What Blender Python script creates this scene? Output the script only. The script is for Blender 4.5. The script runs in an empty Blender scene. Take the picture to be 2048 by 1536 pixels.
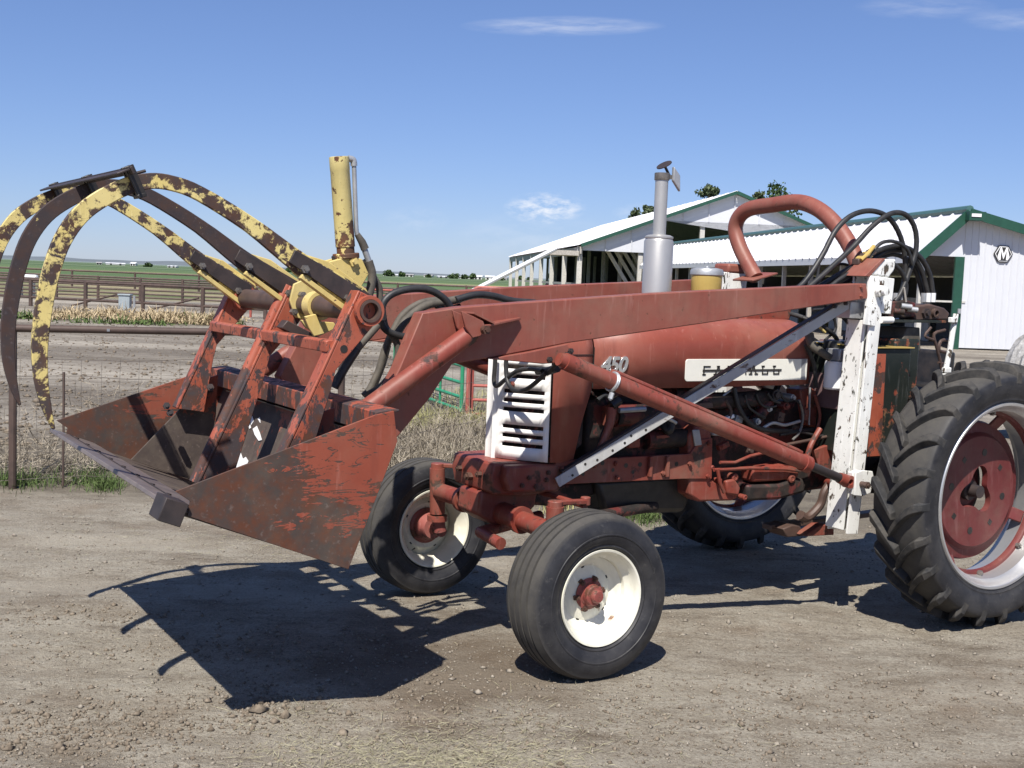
import bpy, bmesh, math, random
import numpy as np
from mathutils import Vector, Matrix
PI = math.pi
rnd = random.Random(7)
nrg = np.random.default_rng(11)
scene = bpy.context.scene
COL = scene.collection

# ------------------------------------------------------------------ camera
CAM = Vector((3.1309, 5.2339, 1.7651))
YAW, PITCH, ROLL, FPX = -0.5479, 0.0865, 0.0387, 2443.28
def cam_axes():
    f = Vector((math.sin(YAW)*math.cos(PITCH), -math.cos(YAW)*math.cos(PITCH), -math.sin(PITCH)))
    r = f.cross(Vector((0, 0, 1))).normalized()
    u = r.cross(f)
    c, s = math.cos(ROLL), math.sin(ROLL)
    return f, c*r + s*u, c*u - s*r
CF, CR, CU = cam_axes()
cam_data = bpy.data.cameras.new('camera')
cam_data.sensor_width = 36.0
cam_data.lens = FPX/2048*36
cam_data.clip_start = 0.05
cam_data.clip_end = 30000
cam = bpy.data.objects.new('camera', cam_data)
COL.objects.link(cam)
cam.matrix_world = Matrix(((CR.x, CU.x, -CF.x, CAM.x), (CR.y, CU.y, -CF.y, CAM.y), (CR.z, CU.z, -CF.z, CAM.z), (0, 0, 0, 1)))
scene.camera = cam

# ------------------------------------------------------------------ light
SUN_DIR = Vector((-0.395, -0.42, -0.817)).normalized()      # the way the light travels
sun_data = bpy.data.lights.new('sun', 'SUN')
sun_data.energy = 5.0
sun_data.angle = math.radians(0.5)
sun_data.color = (1.0, 0.955, 0.88)
sun = bpy.data.objects.new('sun', sun_data)
sun.rotation_euler = SUN_DIR.to_track_quat('-Z', 'Y').to_euler()
sun.location = (6, 7, 12)
COL.objects.link(sun)
world = bpy.data.worlds.new('World')
scene.world = world
world.use_nodes = True
wt = world.node_tree
for n in list(wt.nodes): wt.nodes.remove(n)
def wn(t, **k):
    n = wt.nodes.new(t)
    for a, b in k.items(): setattr(n, a, b)
    return n
sky = wn('ShaderNodeTexSky', sky_type='NISHITA')
sky.sun_disc = False
sky.sun_elevation = math.asin(-SUN_DIR.z)
sky.sun_rotation = math.atan2(-SUN_DIR.x, -SUN_DIR.y)
sky.altitude = 1200
sky.air_density = 1.0
sky.dust_density = 0.35
sky.ozone_density = 5.0
bg = wn('ShaderNodeBackground'); bg.inputs[1].default_value = 0.078
out = wn('ShaderNodeOutputWorld')
wt.links.new(bg.outputs[0], out.inputs[0])
# thin clouds far off, fixed to directions of the sky
tc = wn('ShaderNodeTexCoord')
def sky_dir(px, py):
    return (CF + (px-1024)/FPX*CR + (768-py)/FPX*CU).normalized()
def cloud(px, py, hw, hh, noise_scale, thr, soft, stretch=(1, 1, 1)):
    d = sky_dir(px, py)
    e1 = sky_dir(px+100, py) - d; e1.normalize()
    e2 = d.cross(e1) * -1; e2.normalize()
    def dot(v):
        n = wn('ShaderNodeVectorMath', operation='DOT_PRODUCT'); n.inputs[1].default_value = v
        wt.links.new(tc.outputs['Generated'], n.inputs[0]); return n.outputs['Value']
    def m(op, a, b, clamp=False):
        n = wn('ShaderNodeMath', operation=op); n.use_clamp = clamp
        for i, v in enumerate((a, b)):
            if isinstance(v, (int, float)): n.inputs[i].default_value = v
            else: wt.links.new(v, n.inputs[i])
        return n.outputs[0]
    a = m('DIVIDE', dot(e1), hw/FPX); b = m('DIVIDE', dot(e2), hh/FPX)
    rr = m('ADD', m('MULTIPLY', a, a), m('MULTIPLY', b, b))
    fall = m('SUBTRACT', 1.0, rr, True)
    front = m('GREATER_THAN', dot(d), 0.5)
    mp = wn('ShaderNodeCombineXYZ')
    wt.links.new(m('MULTIPLY', a, stretch[0]), mp.inputs[0]); wt.links.new(m('MULTIPLY', b, stretch[1]), mp.inputs[1])
    nz = wn('ShaderNodeTexNoise'); nz.inputs['Scale'].default_value = noise_scale; nz.inputs['Detail'].default_value = 6
    nz.inputs['Roughness'].default_value = 0.6
    wt.links.new(mp.outputs[0], nz.inputs['Vector'])
    v = m('SUBTRACT', nz.outputs['Fac'], thr)
    v = m('MULTIPLY', v, soft, True)
    return m('MULTIPLY', m('MULTIPLY', v, fall), front)
cl = [(cloud(1075, 52, 200, 20, 1.6, 0.32, 2.4, (1.2, 1.0)), 0.40), (cloud(1040, 416, 85, 34, 2.2, 0.42, 4.0), 0.85),
      (cloud(1010, 470, 170, 50, 1.6, 0.42, 2.0), 0.28), (cloud(2010, 40, 120, 22, 1.5, 0.30, 2.0), 0.3), (cloud(780, 440, 70, 30, 1.6, 0.42, 2.0), 0.22),
      (cloud(1230, 430, 60, 26, 1.8, 0.36, 2.0), 0.35), (cloud(1800, 15, 130, 22, 1.5, 0.34, 2.0), 0.25)]
# a hazy summer sky: gentler fall from zenith to horizon than the clear-air model, a little bluer
SKY_K = 0.078*1.414
g1_ = wn('ShaderNodeMixRGB', blend_type='MULTIPLY'); g1_.inputs[0].default_value = 1.0; g1_.inputs[2].default_value = (SKY_K, SKY_K, SKY_K, 1)
gam = wn('ShaderNodeGamma'); gam.inputs[1].default_value = 0.80
g2_ = wn('ShaderNodeMixRGB', blend_type='MULTIPLY'); g2_.inputs[0].default_value = 1.0; g2_.inputs[2].default_value = (0.655/SKY_K, 0.722/SKY_K, 0.965/SKY_K, 1)
wt.links.new(sky.outputs[0], g1_.inputs[1]); wt.links.new(g1_.outputs[0], gam.inputs[0]); wt.links.new(gam.outputs[0], g2_.inputs[1])
cur = g2_.outputs[0]
for fac, amt in cl:
    mx = wn('ShaderNodeMixRGB'); mx.inputs[2].default_value = (9.2, 9.3, 9.6, 1)
    mm = wn('ShaderNodeMath', operation='MULTIPLY'); mm.inputs[1].default_value = amt
    wt.links.new(fac, mm.inputs[0]); wt.links.new(mm.outputs[0], mx.inputs[0])
    wt.links.new(cur, mx.inputs[1]); cur = mx.outputs[0]
wt.links.new(cur, bg.inputs[0])

scene.view_settings.view_transform = 'Standard'
scene.view_settings.look = 'None'
scene.view_settings.gamma = 1.0
scene.view_settings.exposure = 0.5
scene.view_settings.use_curve_mapping = False
scene.render.engine = 'CYCLES'
scene.cycles.use_denoising = True
scene.cycles.max_bounces = 5
scene.cycles.use_adaptive_sampling = True
scene.render.film_transparent = False

# ------------------------------------------------------------------ pixel helpers (full size photograph pixels)
def ray(px, py): return CF + (float(px)-1024)/FPX*CR + (768-float(py))/FPX*CU
def P(px, py, x=None, y=None, z=None):
    d = ray(px, py)
    t = (x-CAM.x)/d.x if x is not None else (y-CAM.y)/d.y if y is not None else (z-CAM.z)/d.z
    return CAM + t*d
def XZ(px, py, y):
    v = P(px, py, y=y); return (v.x, v.z)
FH = Vector((CF.x, CF.y, 0)).normalized(); RH = Vector((-FH.y, FH.x, 0)) * -1
def CD(lat, depth, z=0.0):                     # metres to the right of and ahead of where the photographer stands
    return Vector((CAM.x, CAM.y, 0)) + FH*depth + RH*lat + Vector((0, 0, z))
def AT(px, py, depth):                         # a point on the pixel's ray at a horizontal distance ahead
    d = ray(px, py); t = depth/(d.x*FH.x + d.y*FH.y); return CAM + d*t

# ------------------------------------------------------------------ materials
MATS = {}
class NT:
    def __init__(s, name):
        s.m = bpy.data.materials.new(name); s.m.use_nodes = True
        s.t = s.m.node_tree; s.b = s.t.nodes['Principled BSDF']; s._c = None
    def n(s, t, **k):
        n = s.t.nodes.new(t)
        for a, b in k.items(): setattr(n, a, b)
        return n
    def l(s, a, b): s.t.links.new(a, b)
    def coord(s, kind='Object'):
        if s._c is None: s._c = s.n('ShaderNodeTexCoord')
        return s._c.outputs[kind]
    def pos(s):
        g = s.n('ShaderNodeNewGeometry'); return g.outputs['Position']
    def noise(s, scale, detail=5, rough=0.6, vec=None, stretch=None, dist=0.0):
        n = s.n('ShaderNodeTexNoise'); n.inputs['Scale'].default_value = scale
        n.inputs['Detail'].default_value = detail; n.inputs['Roughness'].default_value = rough; n.inputs['Distortion'].default_value = dist
        v = vec if vec is not None else s.coord()
        if stretch:
            mp = s.n('ShaderNodeMapping'); mp.inputs['Scale'].default_value = stretch; s.l(v, mp.inputs[0]); v = mp.outputs[0]
        s.l(v, n.inputs['Vector']); return n.outputs['Fac']
    def ramp(s, fac, p0, p1, c0=0.0, c1=1.0):
        n = s.n('ShaderNodeMapRange'); n.inputs[1].default_value = p0; n.inputs[2].default_value = p1
        n.inputs[3].default_value = c0; n.inputs[4].default_value = c1
        s.l(fac, n.inputs[0]); return n.outputs[0]
    def math(s, op, a, b=0.0, clamp=False):
        n = s.n('ShaderNodeMath', operation=op); n.use_clamp = clamp
        for i, v in enumerate((a, b)):
            if isinstance(v, (int, float)): n.inputs[i].default_value = v
            else: s.l(v, n.inputs[i])
        return n.outputs[0]
    def mix(s, fac, a, b):
        n = s.n('ShaderNodeMixRGB')
        for i, v in enumerate((fac, a, b)):
            if isinstance(v, (int, float)): n.inputs[i].default_value = v
            elif isinstance(v, tuple): n.inputs[i].default_value = v if len(v) == 4 else (*v, 1)
            else: s.l(v, n.inputs[i])
        return n.outputs[0]
    def bump(s, h, strength=0.3, dist=0.01):
        n = s.n('ShaderNodeBump'); n.inputs['Strength'].default_value = strength; n.inputs['Distance'].default_value = dist
        s.l(h, n.inputs['Height']); s.l(n.outputs[0], s.b.inputs['Normal'])
    def sep(s, v):
        n = s.n('ShaderNodeSeparateXYZ'); s.l(v, n.inputs[0]); return n.outputs
    def done(s, rough=0.5, metal=0.0, spec=0.5):
        if not s.b.inputs['Roughness'].is_linked: s.b.inputs['Roughness'].default_value = rough
        if not s.b.inputs['Metallic'].is_linked: s.b.inputs['Metallic'].default_value = metal
        s.b.inputs['Specular IOR Level'].default_value = spec
        return s.m
def col(t, c): t.l(c, t.b.inputs['Base Color'])

def worn(name, paint, under, scale=6.0, amount=0.45, sharp=0.03, rough=0.55, fade=None, dirt=0.25, mask=None, fleck=0.0, stretch=None, rust=None):
    """Old paint over steel: large faded patches, chips down to the metal, dust and grime."""
    t = NT(name)
    fade = fade or tuple(min(1, c*1.25+0.03) for c in paint)
    big = t.noise(2.2, 4, 0.55); mid = t.noise(11, 5, 0.6)
    pc = t.mix(t.ramp(big, 0.35, 0.7), paint, fade)
    pc = t.mix(t.ramp(mid, 0.5, 0.8, 0, 0.35), pc, tuple(c*0.6 for c in paint))
    run = t.noise(16, 4, 0.6, stretch=(1, 1, 0.09)); run2 = t.noise(38, 3, 0.6, stretch=(1, 1, 0.12))       # rain runs down the sides
    pc = t.mix(t.ramp(run, 0.52, 0.70, 0, 0.38), pc, tuple(c*0.62+0.008 for c in paint))
    pc = t.mix(t.ramp(run2, 0.60, 0.72, 0, 0.40), pc, tuple(min(1, c*1.15+0.07) for c in fade))
    rust = rust or (0.10, 0.035, 0.018)
    uc = t.mix(t.ramp(t.noise(14, 5, 0.65), 0.4, 0.65), under, rust)
    uc = t.mix(t.ramp(t.noise(60, 2, 0.5), 0.62, 0.8, 0, 0.6), uc, tuple(min(1, c*2.2+0.03) for c in under))
    chip = t.noise(scale, 6, 0.68, stretch=stretch, dist=0.3)
    if mask is not None:
        chip = t.math('ADD', chip, mask(t))
    thr = 1 - amount
    cf = t.ramp(chip, thr-sharp, thr+sharp)
    if fleck > 0:
        fl = t.ramp(t.noise(scale*5.5, 4, 0.6, stretch=stretch), 0.72-fleck-0.02, 0.72-fleck+0.02)
        cf = t.math('MAXIMUM', cf, fl)
    c = t.mix(cf, pc, uc)
    dust = t.ramp(t.noise(5, 4, 0.7), 0.45, 0.75, 0, dirt)
    c = t.mix(dust, c, (0.22, 0.18, 0.13))
    col(t, c)
    t.l(t.ramp(cf, 0, 1, rough, 0.75), t.b.inputs['Roughness'])
    hh = t.math('ADD', t.math('MULTIPLY', cf, -0.6), t.math('MULTIPLY', t.noise(90, 3, 0.6), 0.25))
    t.bump(hh, 0.35, 0.003)
    m = t.done(rough, 0.0, 0.4); MATS[name] = m; return m

def plain(name, c, rough=0.6, metal=0.0, var=0.25, scale=12, bump=0.15, spec=0.5, dust=0.0, dustc=(0.25, 0.2, 0.15)):
    t = NT(name)
    v = t.noise(scale, 6, 0.65); w = t.noise(scale*0.2, 3, 0.5)
    cc = t.mix(t.ramp(v, 0.3, 0.7, 0, 1), tuple(x*(1-var) for x in c), tuple(min(1, x*(1+var)) for x in c))
    cc = t.mix(t.ramp(w, 0.4, 0.7, 0, 0.5), cc, tuple(x*(1-var*0.8) for x in c))
    if dust > 0: cc = t.mix(t.ramp(t.noise(scale*0.5, 6, 0.7), 0.42, 0.72, 0, dust), cc, dustc)
    col(t, cc)
    if bump > 0: t.bump(t.noise(scale*6, 3, 0.6), bump, 0.003)
    m = t.done(rough, metal, spec); MATS[name] = m; return m

def lin(r, g, b):
    f = lambda v: (v/255/12.92) if v/255 <= 0.04045 else ((v/255+0.055)/1.055)**2.4
    return (f(r), f(g), f(b))

RED = (0.30, 0.062, 0.040); REDF = (0.36, 0.10, 0.066)
plain_dark = (0.045, 0.036, 0.034)
M_hood = worn('hood_red', (0.235, 0.056, 0.039), (0.11, 0.06, 0.05), scale=5, amount=0.27, rough=0.42, fade=(0.295, 0.102, 0.075), dirt=0.20)
M_arm = worn('arm_red', (0.215, 0.055, 0.038), (0.14, 0.055, 0.035), scale=6, amount=0.30, rough=0.5, fade=(0.26, 0.092, 0.066), dirt=0.26, fleck=0.03)
M_red = worn('casting_red', (0.205, 0.038, 0.025), (0.045, 0.028, 0.025), scale=9, amount=0.40, rough=0.5, fade=(0.235, 0.066, 0.046), dirt=0.35)
M_engine = worn('engine_red', (0.105, 0.022, 0.021), (0.012, 0.010, 0.010), scale=6, amount=0.54, rough=0.45, fade=(0.15, 0.030, 0.025), dirt=0.16, rust=(0.03, 0.016, 0.013))  # oily black and dark paint, deepened to stand in for shade under hood
M_orange = worn('bucket_orange', (0.27, 0.055, 0.028), (0.050, 0.038, 0.037), scale=9, amount=0.45, rough=0.55, fade=(0.44, 0.12, 0.066), dirt=0.12, sharp=0.02)
M_upr = worn('upright_orange', (0.31, 0.066, 0.034), (0.055, 0.042, 0.044), scale=12, amount=0.46, rough=0.5, fade=(0.38, 0.115, 0.07), dirt=0.1, stretch=(1, 1, 0.6), sharp=0.02, fleck=0.10,
             mask=lambda t: t.ramp(t.sep(t.coord())[2], 0.8, 1.6, 0.16, -0.06))
def cheek_mask(t):
    s = t.sep(t.coord())
    m = t.math('ADD', t.ramp(s[0], 1.16, 1.72, -0.14, 0.30), t.ramp(s[2], 0.70, 1.05, 0.24, -0.06))
    sc = t.ramp(t.noise(9, 5, 0.7, stretch=(0.5, 1, 2.6), dist=0.8), 0.42, 0.66, -0.06, 0.16)           # scrapes running fore and aft
    sc2 = t.ramp(t.noise(26, 3, 0.6, stretch=(0.22, 1, 2.0), dist=1.2), 0.58, 0.66, 0.0, 0.13)
    rg = t.math('ABSOLUTE', t.math('SUBTRACT', t.noise(6.5, 4, 0.6, stretch=(0.55, 1, 1.5), dist=1.6), 0.5))          # long wandering scratches
    patch = t.ramp(t.noise(3.2, 3, 0.5), 0.40, 0.60)
    ln = t.math('MULTIPLY', t.ramp(rg, 0.010, 0.022, 0.30, 0.0), patch)
    rg2 = t.math('ABSOLUTE', t.math('SUBTRACT', t.noise(15, 3, 0.6, stretch=(0.4, 1, 1.3), dist=1.0), 0.5))
    ln2 = t.math('MULTIPLY', t.ramp(rg2, 0.012, 0.028, 0.26, 0.0), t.ramp(t.noise(4.5, 3, 0.5), 0.46, 0.60))
    return t.math('ADD', t.math('ADD', m, t.math('ADD', sc, sc2)), t.math('MAXIMUM', ln, ln2))
# bucket cheek: bare scoured steel toward the cutting edge and floor, red left at the upper rear corner
M_cheek = worn('bucket_cheek', (0.235, 0.050, 0.027), (0.058, 0.042, 0.036), scale=7, amount=0.44, rough=0.6, fade=(0.27, 0.068, 0.038), dirt=0.18, sharp=0.015, fleck=0.0, stretch=(0.6, 1, 1.5), mask=cheek_mask)
M_bucket = worn('bucket_inside', (0.26, 0.055, 0.03), (0.075, 0.056, 0.048), scale=6, amount=0.40, rough=0.62, fade=(0.40, 0.10, 0.05), dirt=0.35, sharp=0.02,
                mask=lambda t: t.ramp(t.sep(t.coord())[2], 0.85, 1.25, 0.34, 0.0), rust=(0.06, 0.045, 0.04))
M_edge = plain('scoured_edge_steel', (0.17, 0.14, 0.135), rough=0.45, metal=0.2, var=0.35, scale=9, dust=0.4, dustc=(0.2, 0.16, 0.12))
M_yellow = worn('grapple_yellow', (0.60, 0.47, 0.15), (0.042, 0.030, 0.032), scale=17, amount=0.515, rough=0.5, fade=(0.68, 0.57, 0.25), dirt=0.14, sharp=0.03, fleck=0.03, rust=(0.075, 0.034, 0.02))
M_yellowbare = worn('grapple_bare', (0.56, 0.44, 0.15), (0.036, 0.027, 0.030), scale=12, amount=0.66, rough=0.5, fade=(0.6, 0.5, 0.22), dirt=0.06, sharp=0.015, rust=(0.055, 0.03, 0.024))
M_yellow2 = worn('bracket_yellow', (0.58, 0.44, 0.14), (0.045, 0.032, 0.03), scale=9, amount=0.36, rough=0.5, fade=(0.62, 0.50, 0.22), dirt=0.10, sharp=0.015, fleck=0.04, rust=(0.10, 0.04, 0.02))
M_yellowcyl = worn('cylinder_yellow', (0.62, 0.50, 0.18), (0.09, 0.05, 0.03), scale=18, amount=0.39, rough=0.42, fade=(0.68, 0.58, 0.27), dirt=0.1, sharp=0.015, fleck=0.02, rust=(0.14, 0.05, 0.02),
                 mask=lambda t: t.ramp(t.sep(t.coord())[2], 1.86, 2.0, 0.22, 0.0))
M_darksteel = plain('dark_steel', (0.040, 0.032, 0.032), rough=0.55, metal=0.1, var=0.4, scale=10, dust=0.25, dustc=(0.10, 0.05, 0.03))
M_black_oily = plain('black_oily', (0.018, 0.017, 0.016), rough=0.4, var=0.4, scale=14, dust=0.3, dustc=(0.08, 0.055, 0.04))
M_pipe = plain('rust_pipe', (0.085, 0.055, 0.045), rough=0.55, metal=0.1, var=0.35, scale=8, dust=0.3, dustc=(0.14, 0.06, 0.03))
M_white = worn('post_white', (0.74, 0.73, 0.69), (0.035, 0.045, 0.035), scale=26, amount=0.41, rough=0.5, fade=(0.84, 0.84, 0.80), dirt=0.12, sharp=0.015, fleck=0.015, stretch=(1, 1, 0.5), rust=(0.10, 0.05, 0.03))
M_whitebrace = worn('brace_white', (0.42, 0.42, 0.41), (0.05, 0.045, 0.045), scale=9, amount=0.36, rough=0.5, fade=(0.50, 0.50, 0.49), dirt=0.25, sharp=0.02, fleck=0.03, stretch=(0.5, 1, 1.0), rust=(0.14, 0.06, 0.03))
M_grille = worn('grille_white', (0.82, 0.80, 0.77), (0.30, 0.22, 0.17), scale=8, amount=0.25, rough=0.4, fade=(0.86, 0.85, 0.82), dirt=0.10)
M_cream = worn('rim_cream', (0.70, 0.67, 0.54), (0.22, 0.14, 0.09), scale=9, amount=0.33, rough=0.42, fade=(0.82, 0.80, 0.70), dirt=0.12, rust=(0.25, 0.12, 0.06))
M_rubber = plain('tyre_rubber', (0.030, 0.030, 0.033), rough=0.55, var=0.3, scale=9, dust=0.35, dustc=(0.085, 0.078, 0.07), spec=0.35)
def tyre_rubber(name, r0):
    t = NT(name); s = t.sep(t.coord()); rr = t.math('SQRT', t.math('ADD', t.math('MULTIPLY', s[0], s[0]), t.math('MULTIPLY', s[2], s[2])))
    base = t.mix(t.ramp(t.noise(8, 5, 0.65), 0.35, 0.65), (0.016, 0.016, 0.019), (0.032, 0.032, 0.036))
    base = t.mix(t.ramp(t.noise(4, 5, 0.7), 0.45, 0.70, 0, 0.4), base, (0.065, 0.060, 0.055))
    scuff = t.ramp(t.noise(30, 4, 0.7), 0.60, 0.72, 0, 0.5); base = t.mix(scuff, base, (0.10, 0.095, 0.088))
    tr = t.math('MULTIPLY', t.ramp(rr, r0-0.012, r0+0.012), t.ramp(t.noise(14, 5, 0.7), 0.30, 0.62, 0.45, 1.0))
    base = t.mix(tr, base, (0.070, 0.065, 0.058)); col(t, base); t.bump(t.noise(110, 3, 0.6), 0.25, 0.002)
    t.l(t.ramp(tr, 0, 1, 0.52, 0.85), t.b.inputs['Roughness'])
    MATS[name] = t.m; return t.done(0.55, 0, 0.35)
M_tyref = tyre_rubber('tyre_rubber_front', 0.352); M_tyrer = tyre_rubber('tyre_rubber_rear', 0.645)
M_tread = plain('tread_rubber', (0.032, 0.032, 0.033), rough=0.75, var=0.35, scale=16, dust=0.55, dustc=(0.12, 0.105, 0.085), spec=0.3)
M_silver = plain('rim_silver', (0.62, 0.62, 0.62), rough=0.38, metal=0.75, var=0.2, scale=9, dust=0.25, dustc=(0.3, 0.25, 0.2))
M_muffler = plain('muffler_aluminised', (0.50, 0.49, 0.47), rough=0.42, metal=0.55, var=0.14, scale=5, dust=0.15, dustc=(0.35, 0.26, 0.2))
M_galv = plain('galvanised', (0.45, 0.46, 0.47), rough=0.45, metal=0.5, var=0.25, scale=14, dust=0.2)
M_chrome = plain('chrome_letters', (0.75, 0.74, 0.72), rough=0.25, metal=0.9, var=0.1, scale=20)
M_hose = plain('hose_rubber', (0.022, 0.022, 0.023), rough=0.5, var=0.3, scale=20, dust=0.3, dustc=(0.08, 0.07, 0.06))
M_hoseold = plain('hose_dusty', (0.085, 0.075, 0.06), rough=0.7, var=0.3, scale=20, dust=0.4, dustc=(0.16, 0.13, 0.10))
M_bolt = plain('bolt_steel', (0.24, 0.22, 0.20), rough=0.4, metal=0.6, var=0.4, scale=30)
M_rustybolt = plain('bolt_rusty', (0.10, 0.05, 0.035), rough=0.6, metal=0.2, var=0.4, scale=30)
M_hub = worn('hub_red', (0.22, 0.05, 0.04), (0.06, 0.035, 0.03), scale=16, amount=0.42, rough=0.5, dirt=0.3)
M_disc = worn('disc_red', (0.115, 0.020, 0.020), (0.10, 0.04, 0.03), scale=6, amount=0.28, rough=0.5, fade=(0.15, 0.032, 0.030), dirt=0.22)
M_tank = worn('tank_black', (0.014, 0.018, 0.015), (0.24, 0.05, 0.025), scale=9, amount=0.40, rough=0.4, fade=(0.022, 0.027, 0.023), dirt=0.05, rust=(0.16, 0.10, 0.05))
M_plate = plain('nameplate_white', (0.74, 0.73, 0.66), rough=0.4, var=0.06, scale=8, bump=0.03)
M_letter = plain('nameplate_black', (0.03, 0.028, 0.026), rough=0.5, var=0.2, scale=30)
M_filter = plain('filter_white', (0.80, 0.80, 0.80), rough=0.3, var=0.03, scale=10, bump=0.02)
M_bowl = plain('bowl_amber', (0.50, 0.36, 0.11), rough=0.25, var=0.12, scale=8, bump=0.03)
M_purple = plain('panel_dull', (0.16, 0.10, 0.10), rough=0.45, var=0.15, scale=8)
M_barnwhite = plain('metal_siding_white', (0.60, 0.61, 0.64), rough=0.45, var=0.03, scale=3, bump=0.02)
M_roofwhite = plain('metal_roof_white', (0.70, 0.69, 0.70), rough=0.4, var=0.03, scale=2, bump=0.02)
M_green = plain('trim_green', (0.016, 0.070, 0.045), rough=0.45, var=0.15, scale=6, bump=0.02)
M_ridge = plain('ridge_green', (0.06, 0.135, 0.13), rough=0.45, var=0.1, scale=6, bump=0.02)
M_wood = plain('weathered_wood', (0.40, 0.37, 0.33), rough=0.8, var=0.3, scale=9)
M_woodwhite = plain('pole_grey_white', (0.52, 0.50, 0.46), rough=0.8, var=0.2, scale=9)
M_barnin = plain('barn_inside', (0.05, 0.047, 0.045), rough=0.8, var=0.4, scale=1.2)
M_fencerust = plain('fence_pipe_rust', (0.085, 0.058, 0.048), rough=0.6, metal=0.1, var=0.35, scale=5, dust=0.3, dustc=(0.13, 0.075, 0.05))
M_wire = plain('fence_wire', (0.13, 0.11, 0.095), rough=0.6, metal=0.3, var=0.3, scale=10)
M_gategreen = plain('gate_green', (0.03, 0.26, 0.13), rough=0.45, var=0.15, scale=8)
M_gatered = worn('gate_red', (0.33, 0.075, 0.055), (0.12, 0.05, 0.03), scale=8, amount=0.32, rough=0.5, dirt=0.2)
M_box = plain('utility_box_grey', (0.30, 0.34, 0.36), rough=0.5, var=0.1, scale=6)
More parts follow.
